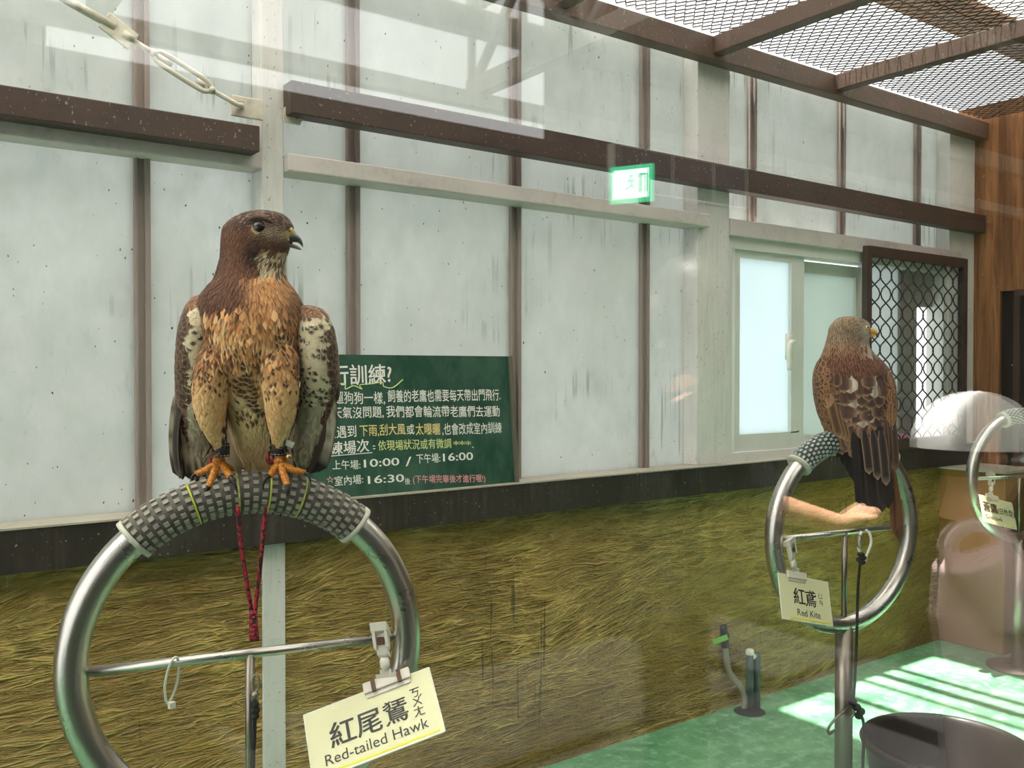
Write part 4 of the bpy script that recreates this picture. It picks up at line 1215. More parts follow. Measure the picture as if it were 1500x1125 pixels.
def hawk_zone(p, n):
    X = p.x + 375; Yi = 690 - p.z + rn.uniform(-5, 5) * sst(385, 400, 690 - p.z); fr = -n.y
    if 690 - p.z > 430: Yi += rn.uniform(-9, 9) * (1 - sst(570, 580, Yi))
    if Yi < 402:                                        # head
        dbk = math.hypot(X - 430, Yi - 347)
        if dbk < 8 and Yi < 372: return None
        for sd in (-1, 1):
            if (Vector((X - 389, 0, Yi - 338.5))).length < 10.5 and p.y * sd > 12: return None
        ck = C(116, 76, 50); kind = 'streak'
        crown = sst(342, 322, Yi - 0.12 * (X - 375)); ck = mixc(ck, C(74, 52, 42), crown)
        ck = mixc(ck, C(92, 58, 38), sst(350, 330, X))
        malar = math.exp(-(((X - 386) / 13) ** 2 + ((Yi - 374) / 15) ** 2)); ck = mixc(ck, C(44, 32, 26), min(1, malar * 1.2))
        lore = math.exp(-(((X - 413) / 16) ** 2 + ((Yi - 346) / 9) ** 2)); ck = mixc(ck, C(176, 160, 132), min(1, 1.2 * lore))
        thr = sst(386, 398, X) * sst(364, 373, Yi)
        L, W, g = 13, 4.2, 3.0
        if dbk < 38: L, W, g = 7, 2.6, 2.1
        if thr > 0.4:
            if rn.random() < 0.62: ck = mixc(ck, C(206, 192, 156), thr)
            else: ck = mixc(ck, C(112, 92, 66), thr)
            kind = 'plain'; L, W = 15, 1.8
        elif crown > 0.5 and rn.random() < 0.25: ck = C(140, 112, 92)
        return dict(L=L, W=W, lift=1.5, gap=g, col=pattern(ck, kind, dark=C(40, 28, 22), jit=0.25, rnd=rn), shape='point')
    if fr < -0.15:                                       # back
        return dict(L=24, W=10, lift=1.5, gap=7.5, col=pattern(C(72, 54, 44), 'edge', dark=C(40, 30, 26), edge=C(120, 90, 66), rnd=rn))
    lg = leg_side(X, Yi, p)
    cx = X - 374
    if lg:
        up = sst(535, 560, Yi)
        ck = mixc(C(190, 142, 92), mixc(C(236, 194, 138), C(216, 166, 110), rn.random()), up); kind = 'plain'
        if Yi < 575 and rn.random() < 0.30 * (1 - sst(550, 575, Yi)) + 0.05: kind = 'spot'
        elif rn.random() < 0.22: kind = 'bar'
        if kind == 'bar': return dict(L=15, W=5.5, lift=1.6, gap=4.2, col=pattern(ck, 'bar', dark=C(192, 146, 92), jit=0.08, rnd=rn), shape='point')
        return dict(L=16, W=5.2, lift=1.8, gap=4.0, col=pattern(ck, kind, dark=C(70, 48, 30), jit=0.10, rnd=rn), shape='point')
    if Yi < 448:                                         # neck
        side = sst(6, 38, abs(X - 400 - 0.1 * (Yi - 400)))
        ck = mixc(C(202, 148, 96), C(92, 60, 42), side)
        return dict(L=20, W=4.4, lift=2.6, gap=3.9, col=pattern(ck, 'streak' if rn.random() < 0.55 else 'plain', dark=C(96, 58, 34), jit=0.22, rnd=rn), shape='point')
    if Yi < 520:                                         # breast
        side = sst(36, 70, abs(cx - 6))
        ck = mixc(C(208, 154, 98), C(142, 94, 58), side)
        if rn.random() < 0.3: ck = mixc(ck, C(232, 192, 140), 0.7)
        elif rn.random() < 0.3: ck = mixc(ck, C(166, 104, 56), 0.7)
        kind = 'streak' if rn.random() < 0.42 else 'plain'
        if abs(cx) > 42 and rn.random() < 0.4: kind = 'spot'
        if Yi > 495 and rn.random() < 0.35: kind = 'spot'
        return dict(L=28, W=5.6, lift=3.4, gap=4.8, col=pattern(ck, kind, dark=C(70, 44, 26), jit=0.24, rnd=rn), shape='round' if rn.random() < .3 else 'point')
    if Yi < 585:                                         # belly band
        ck = mixc(C(204, 152, 98), C(206, 180, 132), sst(540, 580, Yi))
        pr = 0.95 if Yi < 574 - abs(cx) * 0.3 else 0.4
        kind = 'spot' if rn.random() < pr else 'plain'
        return dict(L=21, W=9.4, lift=2.8, gap=6.0, col=pattern(ck, kind, dark=C(36, 25, 18), jit=0.12, rnd=rn))
    ck = mixc(C(246, 214, 162), C(228, 190, 134), rn.random())
    kind = 'spot' if (Yi < 606 and rn.random() < 0.5) else 'plain'
    return dict(L=26, W=6.5, lift=2.2, gap=5.0, col=pattern(ck, kind, dark=C(80, 58, 38), jit=0.1, rnd=rn), shape='point')


def hawk_flow(p, n):
    Yi = 690 - p.z; dn = Vector((0, 0, -1))
    if Yi < 425:
        v = p - BEAKP; dist = v.length; w = sst(40, 110, dist)
        d = v.normalized() * (1 - w) + dn * (0.25 + w)
        return d * (1 - sst(395, 425, Yi)) + dn * sst(395, 425, Yi)
    return dn + Vector((0.12 * math.sin(p.z * 0.11 + p.x * 0.07), 0, 0))


def hawk_skin(p, n):
    z = hawk_zone(p, n)
    return C(168, 150, 112) if z is None else tuple(0.8 * x for x in z['col'](0.5, 0.8))


hbody = vcol_body(HB, hvs, hfs, hawk_skin)
FH = Feathers(); nf = cover(FH, hvs, hfs, hawk_zone, hawk_flow, 60000, rn)
HB.obj(FH.data(), 'plumage', M_FEATHER)


# wings: a drooped shell with coverts, and long flight feathers
def wing_shell(rows): return loft([(690 - y, cx - 375, cy, hw, df, db) for y, cx, hw, df, db, cy in rows], 28, 4)


DARKW, EDGEW, PALEW, SPOTW = C(74, 56, 46), C(150, 116, 84), C(224, 214, 182), C(48, 36, 28)


def make_hawk_wing(rows, side):
    sh = wing_shell(rows); fs_ = sh.f; vs_ = sh.v
    sh2, f2 = remeshed([sh], 2.4)
    rw = random.Random(20 + side)

    def zone(p, n):
        X = p.x + 375; Yi = 690 - p.z
        inner = n.x * (-side)                 # + towards the breast
        if Yi > 690: return None
        if side < 0:
            pale = -n.y > 0.2 and inner > -0.35 + 0.3 * math.sin(p.z * 0.21) * 0.3 and 442 < Yi < 590
            sh_ = Yi < 446
        else:
            pale = -n.y > -0.1 and inner > -0.80 and 456 < Yi < 590
            sh_ = Yi < 458
        if sh_:
            return dict(L=16, W=6, lift=2.5, gap=4.5, col=pattern(C(128, 88, 62), 'edge', dark=C(80, 54, 40), edge=C(176, 140, 108), jit=0.2, rnd=rw), shape='point')
        if Yi > 582 and -n.y > 0.15 and inner > -0.6:
            return dict(L=36, W=8.5, lift=1.2, gap=7.0, col=pattern(mixc(C(196, 186, 156), C(172, 162, 138), rw.random()), 'bar' if rw.random() < 0.5 else 'edge', dark=C(150, 138, 114), edge=C(214, 206, 178), jit=0.06, rnd=rw))
        if pale:
            k = 'spot' if rw.random() < (0.30 if side > 0 else 0.18) + 0.25 * sst(540, 580, Yi) else 'plain'
            ck = mixc(PALEW, C(200, 180, 138), rw.random() * 0.6)
            return dict(L=17, W=6.0, lift=1.4, gap=4.8, col=pattern(ck, k, dark=SPOTW, jit=0.08, rnd=rw))
        return dict(L=24, W=8.5, lift=1.8, gap=6.2, col=pattern(DARKW, 'edge', dark=C(36, 28, 26), edge=EDGEW, jit=0.2, rnd=rw))

    skin = lambda p, n: (lambda z: C(90, 74, 60) if z is None else tuple(0.8 * q for q in z['col'](0.4, 0.5)))(zone(p, n))
    wing = vcol_body(HB, sh2, f2, skin, 'wing')
    F2 = Feathers(); cover(F2, sh2, f2, zone, lambda p, n: Vector((0.15 * -side, 0.1, -1)), 16000, rw)
    return wing, F2, rw


rowsL = ((432, 302, 8, 10, 10, 0), (440, 302, 20, 24, 24, 0), (462, 300, 29, 36, 36, -2), (492, 296, 31, 40, 40, -4), (530, 291, 30, 38, 40, -2), (565, 287, 28, 32, 38, 2),
         (600, 285, 26, 24, 34, 8), (635, 284, 23, 16, 28, 14), (665, 284, 18, 10, 20, 18), (690, 284, 8, 5, 8, 22))
wl, FL, rw = make_hawk_wing(rowsL, -1)
GREYF, GREYD, BLK = C(172, 162, 138), C(104, 96, 84), C(34, 30, 28)
for k in range(9):                         # undersides of the flight feathers, inner ones first
    t = k / 8; x0_ = 334 - 62 * t; x1_ = 336 - 72 * t
    tipY = 712 - 4 * (1 - t) - (8 if k > 6 else 0)
    cb = mixc(C(196, 180, 140), GREYF, t); dk = mixc(C(150, 130, 96), BLK, sst(0.3, 0.9, t))
    def colf(tt, v, cb=cb, dk=dk, t=t):
        b = 0.5 + 0.5 * math.sin(tt * 26 + abs(v) * 2 + t * 5); c = mixc(cb, dk, 0.55 * sst(0.6, 0.9, b) * (0.3 + t))
        c = mixc(c, BLK, sst(0.62 + 0.25 * (1 - t), 0.9, tt) * sst(0.1, 0.6, t)); return mixc(c, C(210, 200, 170), 0.5 * sst(0.12, 0.0, abs(v)))
    long_feather(FL, H(x0_, 560, 16 - 14 * t), H(x1_, tipY, 30 - 22 * t), (-3 - 5 * t, -6, 0), (0.25, -1, 0), 12, colf)
for k in range(5):                         # dark leading primaries along the outline
    long_feather(FL, H(278 - 2 * k, 520 + 16 * k, -6 - k), H(262 + 1.5 * (k % 2), 650 + 13 * k, 0), (-7, -4, 0), (-0.5, -1, 0), 5.5, pattern(C(50, 42, 38), 'edge', dark=BLK, edge=C(110, 92, 76), rnd=rw))
HB.obj(FL.data(), 'flight_feathers', M_FEATHER, wl)

rowsR = ((448, 452, 8, 8, 8, 0), (456, 456, 18, 20, 20, 0), (475, 462, 24, 30, 32, -2), (500, 465, 27, 34, 36, -3), (530, 468, 27, 34, 38, -1), (560, 468, 27, 30, 36, 3), (590, 463, 26, 22, 32, 8),
         (620, 456, 25, 16, 28, 14), (650, 448, 22, 11, 20, 18), (676, 441, 15, 7, 12, 22), (692, 438, 6, 4, 6, 25))
wr_, FR_, rw = make_hawk_wing(rowsR, 1)
for k in range(9):
    t = k / 8; x0_ = 424 + 58 * t; x1_ = 420 + 42 * t; tipY = 704 - 10 * t
    cb = mixc(C(190, 178, 144), C(178, 170, 148), t); dk = mixc(C(140, 124, 96), C(84, 76, 66), t)
    def colf(tt, v, cb=cb, dk=dk, t=t):
        b = 0.5 + 0.5 * math.sin(tt * 30 + abs(v) * 2 + t * 4); c = mixc(cb, dk, 0.6 * sst(0.62, 0.9, b))
        c = mixc(c, BLK, sst(0.7, 0.92, tt) * sst(0.1, 0.5, t)); return mixc(c, C(60, 50, 44), sst(0.75, 1, v) * sst(0.8, 1, t))
    long_feather(FR_, H(x0_, 572, 18 - 16 * t), H(x1_, tipY, 34 - 18 * t), (4 + 4 * t, -6, 0), (-0.2, -1, 0), 11, colf)
for k in range(6):                         # dark wrist feathers on the outer edge
    long_feather(FR_, H(479 + 2 * k, 505 + 8 * k, 0 - k), H(489 + 0.8 * k - (k % 2) * 3, 566 + 5 * k, 6), (3, -3, 0), (0.5, -1, 0), 4.6, pattern(C(62, 48, 42), 'edge', dark=BLK, edge=C(150, 120, 96), rnd=rw))
for k in range(4):
    long_feather(FR_, H(486 - k * 2, 575 + 14 * k, 4), H(474 - 9 * k, 650 + 16 * k, 10), (3, -3, 0), (0.5, -1, 0), 4, pattern(C(70, 58, 50), 'plain', rnd=rw))
HB.obj(FR_.data(), 'flight_feathers', M_FEATHER, wr_)

# tail behind the ring
FT = Feathers(); rt = random.Random(3)
for k in range(9):
    u = (k - 4) / 4
    long_feather(FT, H(366 + 14 * u, 610, 40 + 3 * abs(u)), H(394 + 26 * u, 768 - 8 * abs(u), 66 + 4 * abs(u)), (0, 6, 0), (0.1 * u, -1, 0), 11,
                 (lambda tt, v: mixc(mixc(C(190, 160, 112), C(120, 84, 54), sst(0.3, 0.8, tt)), C(38, 32, 28), sst(0.80, 0.92, tt))))
for k in range(3):
    long_feather(FT, H(348 - 4 * k, 610, 36), H(325 - 7 * k, 706 + k, 46), (-2, 2, 0), (0, -1, 0), 9, pattern(C(168, 136, 98), 'streak', dark=C(110, 84, 58), jit=.1, rnd=rt))
HB.obj(FT.data(), 'tail', M_FEATHER)

# eyes, beak
for sd in (-1, 1):
    e = HB.obj(MB().ball(H(389, 338.5, sd * 31.5), 9.6, 20, 14, (1.02, 0.75, 1.0)), 'eye', M_EYE)
    if sd < 0:
        HB.obj(MB().tube([H(389.5 + 9.6 * math.cos(t), 338 + 9.0 * math.sin(t), sd * 33.2) for t in [2 * PI * k / 24 for k in range(24)]], 1.1, 6, closed=True), 'eye_ring', simple('eyelid', (120, 104, 76), 0.6), e)
m = MB(); m.tube(smooth_path([H(374, 329, -31), H(386, 325, -35), H(399, 327.5, -33), (H(410, 334, -26))], 5), [2, 3.0, 3.4, 3.6, 3.8, 4, 4, 4, 3.8, 3.6, 3.3, 3, 2.6, 2.2, 1.8, 1.2], 10)
HB.obj(m, 'brow', simple('brow_feather', (72, 52, 42), 0.8))


def beak_half(pts, seg=16):
    """pts: (x, y_top, y_bottom, half thickness) slices along the beak"""
    R = cubic([list(map(float, p)) for p in pts], 4); v = []; f = []
    for x, a, b, w in R:
        for k in range(seg):
            t = 2 * PI * k / seg; v.append(H(x, (a + b) / 2 - (b - a) / 2 * math.cos(t), max(w, .2) * math.sin(t)))
    n = len(R)
    for i in range(n - 1):
        for k in range(seg):
            k2 = (k + 1) % seg; f.append((i * seg + k, i * seg + k2, (i + 1) * seg + k2, (i + 1) * seg + k))
    f.append(tuple(range(seg))); f.append(tuple(reversed([(n - 1) * seg + k for k in range(seg)])))
    return MB().add(v, f)


bk = HB.obj(beak_half([(420, 341, 354, 9), (427, 340.5, 355, 9.5), (432, 342, 355.5, 8.5), (437, 345, 356, 6.5), (441, 349, 359, 4.5), (443.6, 354, 362, 2.6), (444.6, 359.5, 363.5, 0.8)]), 'beak', M_BEAK)
HB.obj(beak_half([(416, 340, 353, 12.5), (421, 336, 354, 12), (426, 334.5, 354, 11), (430, 335.5, 351, 9.6), (433, 339.5, 347, 7.4)]), 'cere', simple('grey_yellow_cere', (176, 160, 112), 0.5), bk)
HB.obj(MB().ball(H(427, 339, -8), 4.6, 12, 8, (1.1, 0.9, 1.0)), 'nostril_swelling', M_CERE, bk)
HB.obj(MB().ball(H(428, 341, -12.0), 1.3, 8, 6), 'nostril', M_BLACK, bk)
HB.obj(beak_half([(398, 355.5, 359, 12), (412, 356, 361.5, 9.5), (424, 357, 363, 7), (433, 359, 365, 5), (439, 362.5, 366.4, 2.8), (442.5, 365.4, 367, 0.8)]), 'lower_beak', simple('grey_lower_beak', (112, 110, 100), 0.35))
HB.obj(MB().tube(smooth_path([H(397, 355.5, -15), H(406, 353.6, -13.5), H(418, 352.6, -11.5), H(427, 353.4, -9.5)], 4), 1.2, 8), 'gape', M_CERE, bk)
HB.obj(beak_half([(404, 353, 357, 8), (414, 352.5, 358, 7), (424, 353, 358.5, 5.5), (429, 355, 358.5, 3)]), 'mouth_lining', simple('mouth_pink', (60, 40, 34), 0.4), bk)

# legs and feet on the padded ring
def hawk_foot(hx, hy, toes, leg_top):
    ft = HB.obj(MB().tube(smooth_path([leg_top, H(hx, hy - 24, -15), H(hx, hy - 8, -15), H(hx, hy, -16)], 4), [6.5, 6.5, 6.5, 6.5, 6.5, 6.5, 7, 7.5, 8, 9, 9.5, 9.5, 9][:13], 14), 'foot', M_FOOT)
    for i, (pts, r, tl_) in enumerate(toes):
        P = smooth_path([H(hx, hy - 2, -15)] + [H(*q) for q in pts], 4)
        rr = [r * (1.12 - 0.34 * k / (len(P) - 1) + 0.10 * math.sin(k * 2.1)) for k in range(len(P))]
        toe = HB.obj(MB().tube(P, rr, 12), 'toe', M_FOOT, ft)
        m = MB(); talon(m, H(*tl_[0]), H(*tl_[1]), H(*tl_[2]), r * 0.82); HB.obj(m, 'talon', M_TALON, ft)
    return ft


hawk_foot(325, 678, [
    (((311, 685, -20), (300, 690, -18), (292, 692, -15)), 5.4, ((293, 692, -15), (287, 697, -18), (286, 707, -22))),
    (((322, 690, -28), (320, 701, -36), (318, 709, -42)), 5.4, ((318, 708, -42), (316, 715, -46), (318, 722, -45))),
    (((338, 687, -24), (345, 693, -32), (349, 697, -37)), 5.4, ((348, 695, -37), (355, 702, -42), (360, 717, -43))),
    (((330, 683, -2), (332, 690, 18), (332, 700, 30)), 5.2, ((332, 700, 30), (332, 708, 35), (331, 716, 34)))], H(327, 640, -18))
hawk_foot(414, 677, [
    (((408, 685, -24), (405, 691, -32), (402, 695, -37)), 5.4, ((403, 693, -37), (398, 700, -43), (396, 713, -43))),
    (((421, 689, -28), (427, 700, -36), (430, 707, -42)), 5.4, ((430, 706, -42), (432, 714, -46), (431, 721, -45))),
    (((430, 685, -20), (442, 689, -18), (450, 691, -15)), 5.4, ((449, 691, -15), (456, 695, -18), (459, 704, -22))),
    (((412, 683, -2), (411, 690, 18), (411, 700, 30)), 5.2, ((411, 700, 30), (411, 708, 35), (412, 716, 34)))], H(411, 640, -18))
M_LEATHER = simple('black_leather', (30, 30, 33), 0.55); M_STITCH = simple('white_stitch', (220, 214, 206), 0.7)
M_CORDB = M_CORD
for (x, y, tilt, sx) in ((329, 657, -1.5, -1), (412, 655, -2.5, -1)):
    prof = [(8.6, -9.5), (11.2, -9.5), (11.6, 0), (11.4, 9.5), (8.6, 9.5)]
    m = MB().lathe(prof, H(x, y + 1, -15.5), 24); an = HB.obj(m, 'anklet', M_LEATHER)
    for zz in (-7.4, 7.2):
        m = MB()
        for k in range(14):
            t = 2 * PI * k / 14; m.obox(H(x, y + 1, -15.5) + Vector((11.7 * math.cos(t), 11.7 * math.sin(t), zz)), Vector((-math.sin(t), math.cos(t), 0)) * 1.4, Vector((math.cos(t), math.sin(t), 0)) * 0.35, (0, 0, 0.45))
        HB.obj(m, 'stitching', M_STITCH, an)
    m = MB()
    for k in range(3):
        cx_, cy_ = x - 12 - 1.5 * k, y + 14 + 2 * k
        m.tube([H(cx_ + 4.5 * math.cos(t), cy_ - 1 + 7.5 * math.sin(t), -10 + 3 * k + 2.5 * math.cos(t)) for t in [2 * PI * q / 16 for q in range(16)]], 2.3, 8, closed=True)
    HB.obj(m, 'jess_knot', M_CORDB, an)
m = MB(); m.lathe([(8.2, -3), (9.6, -3), (9.6, 3), (8.2, 3)], H(413, 644, -17), 20); m.obox(H(428, 648, -22), (6.5, 1, -3.2), (0, 1.2, 0), (1.6, 0, 4)); HB.obj(m, 'white_band', M_WHITEPL)
m = MB(); m.ball(H(429, 667, -24), 5.2, 14, 10); m.tube([H(424, 664, -20), H(427, 662, -22)], 1.4, 6); HB.obj(m, 'leg_bell', simple('bell_brass', (176, 150, 110), 0.25, 0.9))

# ================================================================== the red kite, seen from behind
ks = 2.712 / F
kl_ = (1248 - 750) * ks
kroot = thing('kite', (RIGHT.x * kl_ + _sy * 2.70, RIGHT.y * kl_ + _cy * 2.70, EYE - (650 - 542) * ks), 'brown kite with a pale head, its back to the glass, on the second ring perch', 'bird', rz=-YAW)
KB = Body(kroot, ks)
def K(x, y, d=0.0): return Vector((x - 1248, d, 650 - y))


ktr = loft([(650 - y, cx - 1248, cy, hw, df, db) for y, cx, hw, df, db, cy in (
    (464.5, 1242, 6, 6, 6, 2), (467, 1242, 17, 12, 12, 2), (473, 1244, 25, 17, 17, 2), (481, 1243, 29.5, 19, 19, 2), (490, 1242, 30, 20, 20, 2), (499, 1240, 30, 20, 22, 2), (509, 1239, 32, 22, 24, 1),
    (519, 1240, 37, 25, 27, 0), (530, 1244, 45, 29, 29, 0), (543, 1247, 50, 32, 31, 0), (565, 1248, 53, 34, 33, 0), (595, 1249, 52, 33, 34, 0), (620, 1250, 47, 30, 32, -2), (645, 1251, 38, 24, 28, -6),
    (670, 1254, 27, 16, 20, -12), (695, 1258, 18, 9, 12, -20), (712, 1260, 8, 5, 5, -24))], 40, 4)
kvs, kfs = remeshed([ktr], 1.6)
rk = random.Random(31)
KBEAK = K(1274, 485)


def kite_zone(p, n):
    X = p.x + 1248; Yi = 650 - p.z
    if Yi < 512 + rk.uniform(-9, 9) * sst(490, 505, Yi):
        db = math.hypot(X - 1274, Yi - 486)
        if db < 7: return None
        for sd in (-1, 1):
            if math.hypot(X - 1263, Yi - 480.5) < 3.0 and p.y * sd > 5: return None
        ck = C(158, 138, 112); ck = mixc(ck, C(150, 112, 82), sst(484, 510, Yi) * 0.8 + 0.2 * rk.random())
        ck = mixc(ck, C(204, 192, 172), sst(1248, 1264, X) * sst(470, 478, Yi) * 0.7)
        L, W, g = (12, 2.7, 2.3) if db > 20 else (4.5, 1.3, 1.1)
        return dict(L=L, W=W, lift=0.8, gap=g, col=pattern(ck, 'streak' if db > 16 else 'plain', dark=C(58, 45, 36), jit=0.28, rnd=rk), shape='point')
    if Yi < 543 - 0.10 * abs(X - 1245):
        ck = mixc(C(146, 98, 70), C(106, 72, 56), rk.random())
        return dict(L=13, W=4.0, lift=1.1, gap=3.0, col=pattern(ck, 'streak', dark=C(44, 32, 28), jit=0.2, rnd=rk), shape='point')
    mid = abs(X - 1250)
    if Yi > 640: return dict(L=26, W=8, lift=0.8, gap=6, col=pattern(C(30, 26, 25), 'plain', jit=.15, rnd=rk))
    ck = mixc(C(84, 62, 52), C(106, 80, 68), rk.random())
    for (a, b) in ((1229, 545), (1262, 538), (1241, 535), (1236, 567), (1251, 585), (1266, 548)):
        if math.hypot((X - a), (Yi - b) * 0.8) < 5.5: ck = mixc(ck, C(226, 218, 206), 0.85)
    if mid > 34:
        return dict(L=20, W=6.2, lift=1.5, gap=5.0, col=pattern(mixc(ck, C(84, 60, 42), .5), 'edge', dark=C(44, 33, 28), edge=C(176, 132, 90), jit=0.18, rnd=rk))
    big = sst(545, 600, Yi)
    return dict(L=26 + 12 * big, W=10.5 + 5.0 * big, lift=2.0, gap=8.5 + 4.0 * big, col=pattern(ck, 'edge', dark=C(48, 36, 32), edge=C(188, 150, 116), jit=0.14, rnd=rk))


def kite_flow(p, n):
    Yi = 650 - p.z; dn = Vector((-0.0015 * p.x * sst(560, 640, Yi) * 8, 0, -1))
    if Yi < 520:
        v = p - KBEAK; w = sst(16, 50, v.length); d = v.normalized() * (1 - w) + dn * (0.2 + w)
        return d * (1 - sst(500, 522, Yi)) + dn * sst(500, 522, Yi)
    return dn


vcol_body(KB, kvs, kfs, lambda p, n: (lambda z: C(150, 130, 100) if z is None else tuple(0.7 * q for q in z['col'](0.5, 0.5)))(kite_zone(p, n)))
FK = Feathers(); cover(FK, kvs, kfs, kite_zone, kite_flow, 40000, rk)
KB.obj(FK.data(), 'plumage', M_FEATHER)
for side, rows in ((-1, ((524, 1206, 6, 8, 8, 0), (532, 1205, 10, 14, 14, 0), (552, 1203, 13, 20, 20, -2), (580, 1205, 14, 22, 22, -4), (610, 1211, 13, 19, 20, -5), (632, 1219, 9, 13, 14, -8), (646, 1223, 3, 5, 5, -10))),
                   (1, ((532, 1286, 6, 8, 8, 0), (540, 1288, 10, 14, 14, 0), (560, 1292, 13, 20, 20, -2), (590, 1294, 13, 22, 22, -4), (620, 1293, 12, 19, 20, -6), (650, 1291, 10, 13, 14, -12), (676, 1290, 7, 8, 8, -16), (694, 1288, 3, 4, 4, -18)))):
    sh = loft([(650 - y, cx - 1248, cy, hw, df, db) for y, cx, hw, df, db, cy in rows], 28, 4); v2, f2 = remeshed([sh], 1.6)
    def zone(p, n, side=side):
        Yi = 650 - p.z; ck = mixc(C(78, 57, 46), C(116, 84, 60), rk.random())
        if side < 0 and abs(p.x + 1248 - 1204) < 4 and abs(Yi - 575) < 12: ck = C(170, 140, 110)
        return dict(L=15 + 12 * sst(540, 640, Yi), W=4.6 + 2 * sst(540, 640, Yi), lift=1.2, gap=4.0, col=pattern(ck, 'edge', dark=C(38, 29, 26), edge=C(182, 136, 92), jit=0.2, rnd=rk))
    wg = vcol_body(KB, v2, f2, lambda p, n: C(70, 52, 42), 'wing')
    FW = Feathers(); cover(FW, v2, f2, zone, lambda p, n, side=side: Vector((0.22 if side < 0 else -0.02, 0, -1)), 9000, rk)
    if side < 0:
        for k in range(4): long_feather(FW, K(1206 + 6 * k, 580 + 4 * k, -24), K(1219 + 5 * k, 640 + k * 2, -30), (-2, -2, 0), (-0.2, -1, 0), 5.5, pattern(C(96, 70, 50), 'edge', dark=C(44, 34, 30), edge=C(190, 150, 110), rnd=rk))
    else:
        for k in range(4): long_feather(FW, K(1294 - 4 * k, 600 + 4 * k, -22), K(1296 - 6 * k, 688 - 6 * k, -34), (2, -2, 0), (0.2, -1, 0), 5.0, pattern(C(70, 52, 44), 'edge', dark=C(36, 30, 28), edge=C(150, 118, 92), rnd=rk))
    KB.obj(FW.data(), 'flight_feathers', M_FEATHER, wg)
FT = Feathers()
for k in range(3):
    long_feather(FT, K(1292, 670, -20), K(1304 - 4 * k, 788 - 6 * k, -30 - k), (3, 0, 0), (0.15, -1, 0), 7.0, pattern(C(116, 76, 48), 'streak', dark=C(50, 34, 26), jit=.1, rnd=rk))
for k in range(8):
    u = k / 7
    long_feather(FT, K(1240 + 34 * u, 622, -30), K(1247 + 38 * u, 744 - 8 * abs(u - .4) + (6 if k in (2, 5) else 0), -38), (0, -2, 0), (0.1, -1, 0), 8.5,
                 pattern(C(34, 29, 28), 'edge', dark=C(20, 18, 18), edge=C(86, 74, 66) if k in (3, 5, 6) else C(40, 35, 33), jit=.2, rnd=rk))
for k in range(3):
    long_feather(FT, K(1250 + 12 * k, 628, -36), K(1256 + 12 * k, 690 + 8 * k, -42), (0, -2, 0), (0, -1, 0), 6, pattern(C(44, 36, 33), 'edge', dark=C(24, 20, 20), edge=C(180, 150, 126), rnd=rk))
KB.obj(FT.data(), 'tail', M_FEATHER)
for sd in (-1, 1):
    e = KB.obj(MB().ball(K(1262.5, 480.5, sd * 14.8 + 2), 2.7, 14, 10, (1, 0.7, 1)), 'eye', simple('kite_iris', (186, 170, 120), 0.2))
    KB.obj(MB().ball(K(1262.8, 480.5, sd * 16.2 + 2), 1.3, 10, 8, (1, 0.5, 1)), 'pupil', M_EYE, e)


def kbeak(pts, seg=14):
    R = cubic([list(map(float, p)) for p in pts], 4); v = []; f = []
    for x, a, b, w in R:
        for k in range(seg):
            t = 2 * PI * k / seg; v.append(K(x, (a + b) / 2 - (b - a) / 2 * math.cos(t), 2 + max(w, .15) * math.sin(t)))
    n = len(R)
    for i in range(n - 1):
        for k in range(seg):
            k2 = (k + 1) % seg; f.append((i * seg + k, i * seg + k2, (i + 1) * seg + k2, (i + 1) * seg + k))
    f.append(tuple(range(seg))); f.append(tuple(reversed([(n - 1) * seg + k for k in range(seg)])))
    return MB().add(v, f)


M_KBK = simple('yellow_beak', (224, 166, 50), 0.4)
bk = KB.obj(kbeak([(1264, 481, 491, 6.5), (1270, 480, 490.5, 5.5), (1276, 481, 490.5, 4.6), (1280, 483.2, 491.5, 3.4), (1283, 486.5, 493, 2), (1284.6, 491, 494.6, .6)]), 'beak', M_KBK)
KB.obj(kbeak([(1281.6, 485.2, 493, 2.6), (1283.4, 487, 494, 1.9), (1285, 491.4, 495.2, .5)]), 'beak_tip', M_BEAK, bk)
KB.obj(kbeak([(1262, 490, 493, 5), (1272, 490.5, 494, 3.6), (1278, 491.5, 494, 1.6), (1280, 492.5, 493.6, .4)]), 'lower_beak', M_KBK)
for hx in (1232, 1268):
    zt = 655
    m = MB(); m.tube([K(hx, 640, 2), K(hx, zt, 6)], 4.5, 10); ft = KB.obj(m, 'foot', M_FOOT)
    for dx in (-7, 0, 7):
        m = MB(); m.tube(smooth_path([K(hx, zt, 6), K(hx + dx, zt + 3, 16), K(hx + dx * 1.4, zt + 12, 21)], 4), 2.8, 8); KB.obj(m, 'toe', M_FOOT, ft)
        m = MB(); talon(m, K(hx + dx * 1.4, zt + 12, 21), K(hx + dx * 1.4, zt + 17, 21), K(hx + dx * 1.4, zt + 21, 18), 1.7); KB.obj(m, 'talon', M_TALON, ft)

# ================================================================== visitors in the hall, seen only as reflections in the glass
M_SKIN = Mat('skin', (206, 156, 126), 0.55, 0, 0.35)
M_SKIN.base(M_SKIN.mix(M_SKIN.noise((22, 22, 22), 3), lin(196, 142, 112), lin(216, 168, 138))); M_SKIN = M_SKIN.m
M_HAIR = simple('dark_hair', (36, 28, 24), 0.5)


def cloth(name, col, rough=0.85):
    m = Mat(name, col, rough, 0, 0.2); f = m.noise((16, 16, 9), 5, 0.6, 0.6); w = m.noise((420, 420, 420), 2)
    c = lin(*col); m.base(m.mix(f, tuple(x * 0.9 for x in c), c)); m.bump(m.math('ADD', f, m.math('MULTIPLY', w, 0.1)), 0.5, 0.012); return m.m


def tubem(pts, r, seg=16): return MB().tube(pts, r, seg)


def blob(c, r, sc): return MB().ball(c, r, 20, 14, sc)


